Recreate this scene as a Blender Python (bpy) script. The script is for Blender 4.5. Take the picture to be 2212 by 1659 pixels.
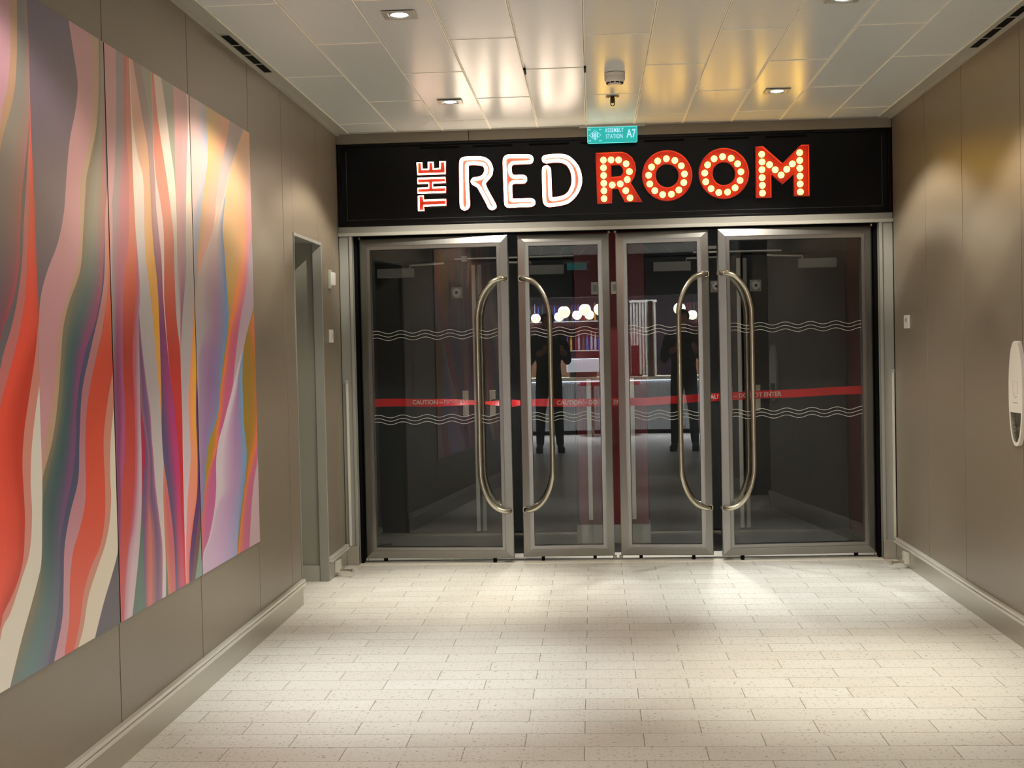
import bpy, bmesh, math, random
from mathutils import Vector, Matrix
for o in list(bpy.data.objects): bpy.data.objects.remove(o)
SC = bpy.context.scene
COL = SC.collection
R = math.radians
random.seed(7)

# ------------------------------------------------------------------ camera
cam_d = bpy.data.cameras.new('camera'); cam = bpy.data.objects.new('camera', cam_d); COL.objects.link(cam)
cam_d.sensor_width = 36.0; cam_d.lens = 2850.0/2212.0*36.0; cam_d.clip_start = 0.03; cam_d.clip_end = 60
YAW, PITCH, ROLL = .0619, -.0268, -.0216
fw = Vector((-math.sin(YAW)*math.cos(PITCH), math.cos(YAW)*math.cos(PITCH), math.sin(PITCH)))
r0 = Vector((math.cos(YAW), math.sin(YAW), 0)); u0 = r0.cross(fw)
rr = math.cos(ROLL)*r0 + math.sin(ROLL)*u0; uu = -math.sin(ROLL)*r0 + math.cos(ROLL)*u0
m = Matrix((rr, uu, -fw)).transposed().to_4x4(); m.translation = (0, 0, 1.3)
cam.matrix_world = m
SC.camera = cam

# ------------------------------------------------------------------ world, exposure
w = bpy.data.worlds.new('world'); SC.world = w; w.use_nodes = True
w.node_tree.nodes['Background'].inputs[0].default_value = (.9, .85, .78, 1)
w.node_tree.nodes['Background'].inputs[1].default_value = 0.02
SC.view_settings.view_transform = 'Standard'; SC.view_settings.look = 'None'
SC.view_settings.exposure = 0.24; SC.view_settings.gamma = 1; SC.view_settings.use_curve_mapping = False
try:
    SC.cycles.max_bounces = 8; SC.cycles.transparent_max_bounces = 16
except Exception: pass

def light(name, kind, loc, energy, color=(1, .93, .82), parent=None, **kw):
    d = bpy.data.lights.new(name, kind); d.energy = energy; d.color = color
    o = bpy.data.objects.new(name, d); COL.objects.link(o); o.location = loc
    if parent: o.parent = parent
    for k, v in kw.items(): setattr(d, k, v)
    return o
def ring_profile(o):
    """reflector lobe of the downlight: a ring of light between 43 and 62 degrees off the axis, little below it"""
    d = o.data; d.use_nodes = True; nt = d.node_tree; em = nt.nodes['Emission']
    g = nt.nodes.new('ShaderNodeNewGeometry'); s = nt.nodes.new('ShaderNodeSeparateXYZ'); a = nt.nodes.new('ShaderNodeMath'); a.operation = 'ABSOLUTE'
    r_ = nt.nodes.new('ShaderNodeValToRGB'); r_.color_ramp.interpolation = 'EASE'
    el = r_.color_ramp.elements; el[0].position = .40; el[0].color = (0, 0, 0, 1); el[1].position = .54; el[1].color = (1, 1, 1, 1)
    for p, v in ((.62, .8), (.72, .2), (.84, .09), (1.0, .09)): e = el.new(p); e.color = (v, v, v, 1)
    nt.links.new(g.outputs['Incoming'], s.inputs[0]); nt.links.new(s.outputs[2], a.inputs[0]); nt.links.new(a.outputs[0], r_.inputs[0]); nt.links.new(r_.outputs[0], em.inputs['Strength'])
WARM = (1, .93, .84); COOL = (.94, .985, 1.0); CREAM = (1, .965, .87)
LAMPS = [(-.73, 7.0, CREAM, 1.25), (.985, 7.0, COOL, 1.25), (-.73, 5.16, COOL, 1.2), (.985, 5.16, CREAM, 1.25),
         (-.73, 3.15, WARM, .6), (.985, 3.15, CREAM, .6), (-.73, 1.3, WARM, .5), (.985, 1.3, WARM, .5)]
E_POOL, E_FLOOD = 175.0, 88.0
E_NEON, E_BULB, E_THE = 9.5, 8.0, 6.0
# unseen fill lamps added to brighten the vestibule and the bar behind the photographer
l = light('vestibule_fill', 'AREA', (.1, 8.75, 2.45), 2, (1, .95, .9), shape='RECTANGLE', size=2.6, size_y=.25)
for x, e in ((-1.0, 16), (-.47, 26), (.127, 20), (.722, 60), (1.25, 16)):
    l = light('door_header_light', 'SPOT', (x, 8.16, 1.99), e, (1, .98, .93), spot_size=R(72), spot_blend=.6, shadow_soft_size=.008); l.rotation_euler.x = R(-20)
l = light('bar_fill', 'AREA', (.3, -3.9, 2.7), 1150, (.85, .9, 1), shape='RECTANGLE', size=3.5, size_y=1.5)

XL, XR, D, ZC = -1.525, 1.78, 8.0, 2.617

# ------------------------------------------------------------------ materials
def lin(c):
    return tuple(((x/255)/12.92 if x/255 <= .04045 else (((x/255)+.055)/1.055)**2.4) for x in c)
def mat(name, col, rough=.5, metal=0, spec=.5, noise=None, bump=None, emis=None, estr=0, coat=0, coatr=.2, aniso=0):
    """col is sRGB 0-255; noise=(scale, amount, stretch xyz); bump=(scale, strength, stretch xyz)"""
    M = bpy.data.materials.new(name); M.use_nodes = True
    nt = M.node_tree; b = nt.nodes['Principled BSDF']
    c = lin(col)
    b.inputs['Base Color'].default_value = (*c, 1); b.inputs['Roughness'].default_value = rough
    b.inputs['Metallic'].default_value = metal; b.inputs['Specular IOR Level'].default_value = spec
    if coat: b.inputs['Coat Weight'].default_value = coat; b.inputs['Coat Roughness'].default_value = coatr
    if aniso: b.inputs['Anisotropic'].default_value = aniso
    if emis: b.inputs['Emission Color'].default_value = (*lin(emis), 1); b.inputs['Emission Strength'].default_value = estr
    tc = nt.nodes.new('ShaderNodeTexCoord')
    def tex(scale, st):
        mp = nt.nodes.new('ShaderNodeMapping'); mp.inputs['Scale'].default_value = st
        nt.links.new(tc.outputs['Object'], mp.inputs[0])
        n = nt.nodes.new('ShaderNodeTexNoise'); n.inputs['Scale'].default_value = scale; n.inputs['Detail'].default_value = 4
        nt.links.new(mp.outputs[0], n.inputs['Vector']); return n
    if noise:
        n = tex(noise[0], noise[2] if len(noise) > 2 else (1, 1, 1))
        mx = nt.nodes.new('ShaderNodeMixRGB'); a = noise[1]
        mx.inputs[1].default_value = (*[x*(1-a) for x in c], 1); mx.inputs[2].default_value = (*[min(1, x*(1+a)) for x in c], 1)
        nt.links.new(n.outputs['Fac'], mx.inputs[0]); nt.links.new(mx.outputs[0], b.inputs['Base Color'])
    if bump:
        n = tex(bump[0], bump[2] if len(bump) > 2 else (1, 1, 1))
        bp = nt.nodes.new('ShaderNodeBump'); bp.inputs['Strength'].default_value = bump[1]; bp.inputs['Distance'].default_value = .01
        nt.links.new(n.outputs['Fac'], bp.inputs['Height']); nt.links.new(bp.outputs[0], b.inputs['Normal'])
    return M
def emit(name, col, s):
    M = bpy.data.materials.new(name); M.use_nodes = True; nt = M.node_tree
    b = nt.nodes['Principled BSDF']; b.inputs['Base Color'].default_value = (.5, .5, .5, 1)
    b.inputs['Emission Color'].default_value = (*lin(col), 1); b.inputs['Emission Strength'].default_value = s
    tc = nt.nodes.new('ShaderNodeTexCoord')
    return M
def glass_mat(name, tint=(.84, .86, .86), f0=.05):
    M = bpy.data.materials.new(name); M.use_nodes = True; nt = M.node_tree
    nt.nodes.remove(nt.nodes['Principled BSDF'])
    out = nt.nodes['Material Output']
    lw = nt.nodes.new('ShaderNodeLayerWeight'); lw.inputs['Blend'].default_value = .5
    p = nt.nodes.new('ShaderNodeMath'); p.operation = 'POWER'; p.inputs[1].default_value = 5
    ma = nt.nodes.new('ShaderNodeMath'); ma.operation = 'MULTIPLY_ADD'; ma.inputs[1].default_value = 1-f0; ma.inputs[2].default_value = f0
    nt.links.new(lw.outputs['Facing'], p.inputs[0]); nt.links.new(p.outputs[0], ma.inputs[0])
    tr = nt.nodes.new('ShaderNodeBsdfTransparent'); tr.inputs[0].default_value = (*tint, 1)
    gl = nt.nodes.new('ShaderNodeBsdfGlossy'); gl.inputs['Roughness'].default_value = 0.0
    mx = nt.nodes.new('ShaderNodeMixShader')
    nt.links.new(ma.outputs[0], mx.inputs[0]); nt.links.new(tr.outputs[0], mx.inputs[1]); nt.links.new(gl.outputs[0], mx.inputs[2])
    nt.links.new(mx.outputs[0], out.inputs['Surface'])
    return M
def art_mat(name):
    M = mat(name, (200, 200, 200), rough=.36, spec=.62, bump=(60, .03, (1, 1, .08)))
    nt = M.node_tree; a = nt.nodes.new('ShaderNodeAttribute'); a.attribute_name = 'ink_and_light'
    nt.links.new(a.outputs['Color'], nt.nodes['Principled BSDF'].inputs['Base Color'])
    return M
def floor_mat(name):
    M = bpy.data.materials.new(name); M.use_nodes = True; nt = M.node_tree; b = nt.nodes['Principled BSDF']
    N = nt.nodes.new; L = nt.links.new
    tc = N('ShaderNodeTexCoord')
    mp = N('ShaderNodeMapping'); mp.inputs['Location'].default_value = (.053+.391*20, -4.266+.1465*60, 0)
    L(tc.outputs['Object'], mp.inputs[0])
    br = N('ShaderNodeTexBrick'); br.offset = .5; br.offset_frequency = 2; br.squash = 1
    br.inputs['Scale'].default_value = 1; br.inputs['Brick Width'].default_value = .391; br.inputs['Row Height'].default_value = .1465
    br.inputs['Mortar Size'].default_value = .0016; br.inputs['Mortar Smooth'].default_value = .1
    br.inputs['Color1'].default_value = (*lin((229, 226, 216)), 1); br.inputs['Color2'].default_value = (*lin((222, 217, 205)), 1)
    br.inputs['Mortar'].default_value = (*lin((138, 130, 117)), 1)
    L(mp.outputs[0], br.inputs['Vector'])
    cur = br.outputs['Color']
    for sc, size, col, seed in ((40, .15, (135, 122, 108), 0), (62, .17, (175, 162, 145), 5), (17, .075, (70, 64, 60), 9), (55, .17, (240, 236, 226), 13), (34, .13, (200, 175, 140), 21)):
        mo = N('ShaderNodeMapping'); mo.inputs['Location'].default_value = (seed, seed*1.7, 0)
        L(tc.outputs['Object'], mo.inputs[0])
        nz = N('ShaderNodeTexNoise'); nz.inputs['Scale'].default_value = 90; L(mo.outputs[0], nz.inputs['Vector'])
        ad = N('ShaderNodeVectorMath'); ad.operation = 'MULTIPLY_ADD'; ad.inputs[1].default_value = (.012, .012, .012)
        L(nz.outputs['Color'], ad.inputs[0]); L(mo.outputs[0], ad.inputs[2])
        v = N('ShaderNodeTexVoronoi'); v.voronoi_dimensions = '2D'; v.inputs['Scale'].default_value = sc
        L(ad.outputs[0], v.inputs['Vector'])
        # chips of random size: distance < size * random
        se = N('ShaderNodeSeparateColor'); L(v.outputs['Color'], se.inputs[0])
        mu = N('ShaderNodeMath'); mu.operation = 'MULTIPLY'; mu.inputs[1].default_value = size*2; L(se.outputs[0], mu.inputs[0])
        sb = N('ShaderNodeMath'); sb.operation = 'SUBTRACT'; sb.inputs[1].default_value = size*.75; L(mu.outputs[0], sb.inputs[0])
        lt = N('ShaderNodeMath'); lt.operation = 'LESS_THAN'; L(v.outputs['Distance'], lt.inputs[0]); L(sb.outputs[0], lt.inputs[1])
        fa = N('ShaderNodeMath'); fa.operation = 'MULTIPLY'; fa.inputs[1].default_value = .5; L(lt.outputs[0], fa.inputs[0])
        mx = N('ShaderNodeMixRGB'); mx.inputs[2].default_value = (*lin(col), 1)
        L(fa.outputs[0], mx.inputs[0]); L(cur, mx.inputs[1]); cur = mx.outputs[0]
    L(cur, b.inputs['Base Color']); b.inputs['Roughness'].default_value = .34; b.inputs['Specular IOR Level'].default_value = .4
    nz = N('ShaderNodeTexNoise'); nz.inputs['Scale'].default_value = 5; L(tc.outputs['Object'], nz.inputs['Vector'])
    bp = N('ShaderNodeBump'); bp.inputs['Strength'].default_value = .12; bp.inputs['Distance'].default_value = .01
    L(nz.outputs['Fac'], bp.inputs['Height']); L(bp.outputs[0], b.inputs['Normal'])
    return M

TAUPE = mat('taupe_panel', (124, 113, 96), .36, spec=.55, noise=(300, .12), bump=(260, .04))
GAPM = mat('dark_gap', (38, 32, 27), .7)
GREYJ = mat('grey_painted_metal', (146, 145, 137), .4, spec=.5, noise=(200, .06))
STEEL = mat('brushed_stainless', (152, 150, 146), .3, metal=1, noise=(40, .05, (1, 1, .1)), bump=(90, .02, (1, 1, .05)))
STEELH = mat('polished_stainless', (194, 189, 172), .22, metal=1)
KICK = mat('satin_steel_skirting', (186, 182, 170), .3, metal=.85, noise=(30, .05, (.1, .1, 1)))
RAIL = mat('pale_aluminium', (214, 210, 198), .35, metal=.35, spec=.6)
CEILM = mat('ceiling_metal_plank', (216, 220, 218), .26, metal=0, spec=.42, noise=(60, .04), bump=(2.2, .22, (2.2, .35, 1)))
CEILR = mat('ceiling_plank_lip', (250, 244, 226), .4, spec=.6)  # paler than the planks: the lips' reflected light is put into the colour
CEILT = mat('ceiling_edge_trim', (172, 170, 158), .35, spec=.5)
BLACK = mat('black_gloss_panel', (6, 6, 7), .25, spec=.2, bump=(200, .02))
BLACKM = mat('matt_black', (5, 5, 5), .7, spec=.1)
WHITE = mat('white_plastic', (222, 220, 212), .4)
OFFW = mat('off_white_enamel', (226, 220, 208), .25, spec=.5)
GREYP = mat('grey_plastic', (168, 166, 156), .45)
GLASS = glass_mat('clear_door_glass')
FROST = mat('frosted_film', (176, 176, 168), .6)
TAPE = mat('red_barrier_tape', (226, 26, 34), .35, spec=.5)
TAPEW = mat('pale_tape_print', (235, 200, 190), .5)
CHAR = mat('charcoal_panel', (42, 46, 49), .45, noise=(150, .08))
DARKR = mat('dark_red_wall', (100, 16, 24), .4)
RECESS = mat('recess_grey_panel', (146, 144, 132), .45, noise=(200, .06))
DFLOOR = mat('dark_stone_floor', (66, 65, 64), .3, noise=(80, .5))
THRESH = mat('pale_stone_threshold', (235, 230, 215), .5, noise=(60, .05))
REDL = mat('red_letter_enamel', (172, 46, 28), .35, spec=.4)
REDR = mat('red_letter_rim', (216, 74, 50), .35)
ORNG = mat('orange_red_back_plate', (130, 52, 34), .5)
NEON = emit('white_neon_tube', (255, 232, 205), E_NEON)
NEONT = emit('warm_led_outline', (255, 226, 190), E_THE)
BULBM = emit('cream_bulb', (255, 205, 64), E_BULB)
LENS = emit('downlight_lens', (235, 245, 255), 30)
TEAL = mat('teal_lit_acrylic', (10, 150, 150), .3, emis=(20, 165, 160), estr=.75)
TEALL = emit('teal_lit_edge', (60, 225, 220), 1.1)
SIGNW = emit('pale_blue_lettering', (150, 205, 235), .9)
FLOOR = floor_mat('speckled_cream_tile')

# ------------------------------------------------------------------ mesh helpers
def me_obj(name, bm, material, parent=None, smooth=False):
    me = bpy.data.meshes.new(name); bmesh.ops.recalc_face_normals(bm, faces=bm.faces); bm.to_mesh(me); bm.free()
    for mm in (material if isinstance(material, (list, tuple)) else [material]): me.materials.append(mm)
    if smooth:
        for p in me.polygons: p.use_smooth = True
        try: me.set_sharp_from_angle(angle=R(40))
        except Exception: pass
    o = bpy.data.objects.new(name, me); COL.objects.link(o)
    if parent: o.parent = parent
    return o
def box(bm, x0, x1, y0, y1, z0, z1, bev=0, mi=0):
    b2 = bmesh.new(); bmesh.ops.create_cube(b2, size=1)
    for v in b2.verts: v.co = Vector(((x0+x1)/2+v.co.x*(x1-x0), (y0+y1)/2+v.co.y*(y1-y0), (z0+z1)/2+v.co.z*(z1-z0)))
    if bev: bmesh.ops.bevel(b2, geom=b2.edges[:], offset=bev, segments=2, affect='EDGES', profile=.6)
    merge(bm, b2, mi)
def merge(bm, b2, mi=0):
    vm = {v: bm.verts.new(v.co) for v in b2.verts}
    for f in b2.faces:
        try: nf = bm.faces.new([vm[v] for v in f.verts]); nf.material_index = mi
        except ValueError: pass
    b2.free()
def bxo(name, dims, material, parent=None, bev=0):
    bm = bmesh.new(); box(bm, *dims, bev=bev); return me_obj(name, bm, material, parent)
def cyl(bm, c, r, h, axis='z', n=24, r2=None, mi=0):
    b2 = bmesh.new(); bmesh.ops.create_cone(b2, cap_ends=True, segments=n, radius1=r, radius2=r if r2 is None else r2, depth=h)
    Mx = {'z': Matrix.Identity(4), 'y': Matrix.Rotation(R(90), 4, 'X'), 'x': Matrix.Rotation(R(90), 4, 'Y')}[axis]
    bmesh.ops.transform(b2, matrix=Matrix.Translation(c) @ Mx, verts=b2.verts); merge(bm, b2, mi)
def lathe(bm, prof, c=(0, 0, 0), n=32, axis='z', mi=0):
    """prof: (radius, height) list"""
    rings = []
    for r_, h_ in prof:
        ring = []
        for k in range(n):
            a = 2*math.pi*k/n; p = Vector((r_*math.cos(a), r_*math.sin(a), h_))
            if axis == 'y': p = Vector((p.x, -p.z, p.y))
            ring.append(bm.verts.new(p+Vector(c)))
        rings.append(ring)
    for a, b in zip(rings, rings[1:]):
        for k in range(n):
            f = bm.faces.new((a[k], a[(k+1) % n], b[(k+1) % n], b[k])); f.material_index = mi
    for ring in (rings[0], rings[-1]):
        try: f = bm.faces.new(ring); f.material_index = mi
        except ValueError: pass
def tube(bm, pts, r, n=12, closed=False, mi=0, flat=None):
    """sweep a circle (radius r or list) along pts"""
    P = [Vector(p) for p in pts]; N = len(P); rings = []
    up = Vector((0, 0, 1)); prev = None
    for i in range(N):
        a = P[(i-1) % N] if (closed or i > 0) else P[i]; b = P[(i+1) % N] if (closed or i < N-1) else P[i]
        t = (b-a).normalized()
        if prev is None:
            s = t.cross(up)
            if s.length < .1: s = t.cross(Vector((1, 0, 0)))
            s.normalize()
        else:
            s = (prev - t*prev.dot(t)); s.normalize()
        prev = s; q = t.cross(s)
        rad = r[i] if isinstance(r, (list, tuple)) else r
        rings.append([bm.verts.new(P[i]+(s*math.cos(2*math.pi*k/n)+q*math.sin(2*math.pi*k/n))*rad) for k in range(n)])
    M_ = N if closed else N-1
    for i in range(M_):
        a, b = rings[i], rings[(i+1) % N]
        for k in range(n):
            f = bm.faces.new((a[k], a[(k+1) % n], b[(k+1) % n], b[k])); f.material_index = mi
    if not closed:
        for ring in (rings[0], rings[-1]):
            f = bm.faces.new(ring); f.material_index = mi
def smooth_path(pts, k=4, closed=False):
    P = [Vector(p) for p in pts]; N = len(P); out = []
    for i in range(N if closed else N-1):
        p0 = P[(i-1) % N] if (closed or i > 0) else P[i]; p1 = P[i]; p2 = P[(i+1) % N]; p3 = P[(i+2) % N] if (closed or i < N-2) else p2
        for j in range(k):
            t = j/k
            out.append(.5*((2*p1)+(-p0+p2)*t+(2*p0-5*p1+4*p2-p3)*t*t+(-p0+3*p1-3*p2+p3)*t*t*t))
    if not closed: out.append(P[-1])
    return out
def area2(poly): return sum(poly[i][0]*poly[(i+1) % len(poly)][1]-poly[(i+1) % len(poly)][0]*poly[i][1] for i in range(len(poly)))/2
def offset_poly(poly, d):
    """mitred offset in 2-D, outward for d > 0 on a ccw outline"""
    n = len(poly); out = []; s = 1 if area2(poly) > 0 else -1
    for i in range(n):
        a = Vector(poly[i-1]); b = Vector(poly[i]); c = Vector(poly[(i+1) % n])
        e1 = (b-a).normalized(); e2 = (c-b).normalized()
        n1 = Vector((e1.y, -e1.x))*s; n2 = Vector((e2.y, -e2.x))*s
        mm = n1+n2; L_ = mm.length
        if L_ < .3: mm = n1*1.0
        else: mm = mm/L_ * (1/max(.45, (mm/L_).dot(n1)))
        out.append(tuple(b+mm*d))
    return out
def plate(bm, outline, holes, y0, y1, mi=0):
    """filled polygon in the xz plane with holes, thick from y0 to y1"""
    b2 = bmesh.new(); es = []
    for loop in [outline]+list(holes):
        vs = [b2.verts.new((x, y0, z)) for x, z in loop]
        es += [b2.edges.new((vs[i], vs[(i+1) % len(vs)])) for i in range(len(vs))]
    bmesh.ops.triangle_fill(b2, edges=es, use_beauty=True)
    r_ = bmesh.ops.extrude_face_region(b2, geom=b2.faces[:])
    for v in [g for g in r_['geom'] if isinstance(g, bmesh.types.BMVert)]: v.co.y = y1
    merge(bm, b2, mi)
def ringwall(bm, outline, t, y0, y1, mi=0):
    """a thin wall of thickness t standing on an outline"""
    o = outline; i_ = offset_poly(o, -t); n = len(o)
    q = [[bm.verts.new((p[0], y, p[1])) for p in L_] for L_ in (o, i_) for y in (y0, y1)]
    for k in range(n):
        j = (k+1) % n
        for a, b in ((0, 1), (1, 3), (3, 2), (2, 0)):
            f = bm.faces.new((q[a][k], q[a][j], q[b][j], q[b][k])); f.material_index = mi
def frame_sweep(bm, x0, x1, z0, z1, prof, y=0):
    """mitred frame round a rectangle; prof = closed list of (inward distance, depth y)"""
    L_ = []
    for w_, d_ in prof:
        L_.append([bm.verts.new((X, y+d_, Z)) for X, Z in ((x0+w_, z0+w_), (x1-w_, z0+w_), (x1-w_, z1-w_), (x0+w_, z1-w_))])
    for a in range(len(L_)):
        b = (a+1) % len(L_)
        for k in range(4):
            j = (k+1) % 4; bm.faces.new((L_[a][k], L_[a][j], L_[b][j], L_[b][k]))
def text_mesh(name, s, size, material, loc, rot, parent=None, extrude=.0006, align='CENTER', sx=1.0, bold=.0, spacing=1.0):
    cu = bpy.data.curves.new(name, 'FONT'); cu.body = s; cu.size = size; cu.extrude = extrude; cu.align_x = align; cu.align_y = 'CENTER'
    cu.offset = bold; cu.space_character = spacing
    t = bpy.data.objects.new(name, cu); COL.objects.link(t)
    bpy.context.view_layer.update()
    me = bpy.data.meshes.new_from_object(t.evaluated_get(bpy.context.evaluated_depsgraph_get()))
    bpy.data.objects.remove(t); bpy.data.curves.remove(cu)
    for v in me.vertices: v.co.x *= sx
    me.materials.clear(); me.materials.append(material); me.name = name
    o = bpy.data.objects.new(name, me); COL.objects.link(o); o.location = loc; o.rotation_euler = rot
    if parent: o.parent = parent
    return o
def tag(o, label=None, cat=None, group=None, kind=None):
    if label: o['label'] = label
    if cat: o['category'] = cat
    if group: o['group'] = group
    if kind: o['kind'] = kind
    return o
def thing(name, loc, label, cat, group=None, rz=0, kind=None):
    o = bpy.data.objects.new(name, None); o.empty_display_size = .05; COL.objects.link(o); o.location = loc; o.rotation_euler = (0, 0, rz)
    return tag(o, label, cat, group, kind)
def dup(root, loc, label=None):
    r_ = root.copy(); COL.objects.link(r_); r_.location = loc
    if label: r_['label'] = label
    for ch in list(root.children):
        c = ch.copy(); COL.objects.link(c); c.parent = r_
        for g in list(ch.children):
            d = g.copy(); COL.objects.link(d); d.parent = c
    return r_
ART1=([([(1.96,0.163),(2.01,0.198),(2.13,0.229),(2.25,0.227)],'e','e',0),([(1.88,0.157),(2.0,0.241),(2.11,0.272),(2.26,0.285)],'e','e',0),([(1.4,0.118),(1.46,0.166),(1.55,0.213),(1.67,0.236),(1.76,0.26),(1.88,0.309),(1.97,0.356)],'n','e',1),([(1.38,0.116),(1.46,0.196),(1.55,0.242),(1.64,0.257),(1.74,0.277),(1.86,0.32),(1.97,0.356)],'n','e',0),([(1.31,0.111),(1.4,0.186),(1.49,0.237),(1.58,0.268),(1.67,0.285),(1.82,0.323),(1.96,0.355)],'n','e',0),([(1.21,0.102),(1.3,0.177),(1.37,0.227),(1.46,0.274),(1.58,0.303),(1.71,0.327),(1.94,0.356)],'n','e',0),([(0.69,0.06),(0.72,0.107),(0.78,0.163),(0.83,0.168),(0.91,0.174),(1.0,0.143),(1.12,0.146),(1.22,0.196),(1.39,0.368)],'n','e',1),([(0.65,0.058),(0.7,0.142),(0.76,0.2),(0.85,0.224),(0.9,0.227),(1.02,0.221),(1.11,0.242),(1.2,0.285),(1.32,0.342),(1.41,0.367)],'n','e',0),([(0.62,0.054),(0.64,0.101),(0.72,0.19),(0.78,0.25),(0.88,0.278),(0.96,0.275),(1.05,0.288),(1.14,0.32),(1.23,0.362)],'n','e',0),([(0.46,0.093),(0.56,0.176),(0.65,0.262),(0.7,0.306),(0.74,0.334),(0.85,0.35),(0.98,0.361),(1.1,0.361),(1.23,0.362),(1.32,0.362),(1.39,0.368),(1.56,0.367),(1.71,0.368),(1.82,0.363),(2.0,0.359),(2.16,0.361),(2.28,0.354)],'e','e',0),([(1.39,0.37),(1.47,0.392),(1.54,0.445),(1.63,0.54),(1.72,0.597),(1.84,0.632),(1.94,0.667),(2.04,0.726),(2.12,0.75),(2.21,0.719),(2.3,0.684)],'e','p',0),([(0.99,0.362),(1.09,0.406),(1.19,0.468),(1.31,0.503),(1.42,0.557),(1.51,0.639),(1.59,0.704),(1.69,0.726),(1.84,0.749),(1.87,0.776),(1.98,0.847),(2.09,0.892),(2.2,0.901),(2.29,0.889)],'e','p',0),([(0.96,0.36),(0.98,0.371),(1.07,0.448),(1.18,0.501),(1.31,0.539),(1.39,0.565),(1.46,0.617),(1.56,0.721),(1.7,0.765),(1.84,0.802),(1.9,0.839),(2.01,0.91),(2.13,0.943),(2.29,0.958)],'e','p',0),([(0.47,0.109),(0.54,0.198),(0.61,0.283),(0.67,0.325),(0.74,0.336),(0.81,0.348),(0.91,0.362),(0.95,0.395),(1.05,0.473),(1.16,0.535),(1.32,0.582),(1.41,0.632),(1.61,0.77),(1.83,0.847),(1.98,0.925),(2.27,0.969)],'e','e',1),([(0.46,0.345),(0.55,0.43),(0.66,0.462),(0.75,0.464),(0.83,0.476),(0.91,0.512),(1.0,0.565),(1.09,0.603),(1.19,0.629),(1.31,0.679),(1.34,0.701),(1.45,0.809),(1.55,0.891),(1.69,0.921),(1.84,0.943)],'n','e',1),([(0.46,0.369),(0.55,0.43),(0.66,0.472),(0.77,0.482),(0.84,0.518),(0.95,0.599),(1.02,0.633),(1.19,0.667),(1.32,0.747),(1.41,0.847),(1.52,0.918),(1.66,0.953),(1.84,0.988)],'n','e',0),([(0.46,0.412),(0.56,0.482),(0.65,0.501),(0.76,0.519),(0.85,0.572),(0.94,0.649),(1.05,0.67),(1.2,0.707),(1.31,0.784),(1.45,0.89),(1.55,0.943),(1.73,0.968),(1.84,0.997)],'n','e',0),([(0.46,0.493),(0.55,0.538),(0.66,0.555),(0.74,0.589),(0.78,0.632),(0.85,0.694),(0.92,0.716),(1.03,0.719),(1.17,0.755),(1.31,0.851),(1.38,0.906),(1.52,0.972),(1.7,0.997),(1.85,1.019)],'n','e',0),([(0.46,0.577),(0.53,0.63),(0.61,0.672),(0.67,0.739),(0.72,0.824),(0.8,0.879),(0.9,0.892),(1.04,0.89),(1.16,0.939),(1.28,1.018)],'n','e',0),([(0.46,0.612),(0.5,0.654),(0.59,0.711),(0.66,0.797),(0.72,0.875),(0.78,0.922),(0.86,0.947),(0.93,0.944),(1.04,0.959),(1.12,0.99),(1.18,1.023)],'n','e',0),([(0.46,0.76),(0.55,0.851),(0.62,0.934),(0.68,0.994),(0.75,1.01)],'n','e',0)],[(200,150,165),(190,150,120),[(2.3,118,120,120),(1.9,150,140,130),(1.35,100,88,108)],[(1.9,185,120,115),(1.4,180,70,88)],(110,103,112),(205,118,118),(242,84,62),(208,62,42),(216,142,127),(226,219,206),[(2.3,104,90,110),(1.6,118,103,115)],(207,152,158),(196,160,134),(128,120,98),[(2.2,150,143,128),(1.7,140,138,126),(1.35,66,98,104),(0.8,62,92,98),(0.5,92,126,130)],[(1.8,175,110,105),(1.3,140,72,118),(0.7,110,85,125)],(78,82,112),[(1.8,200,150,128),(1.2,180,118,128),(0.6,205,150,165)],[(1.8,205,140,108),(1.3,214,80,54),(0.6,226,90,68)],(210,142,124),(226,216,196),(92,86,100)])  # upper orange keys turn salmon: the lamps' wash is painted in with the print
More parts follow.
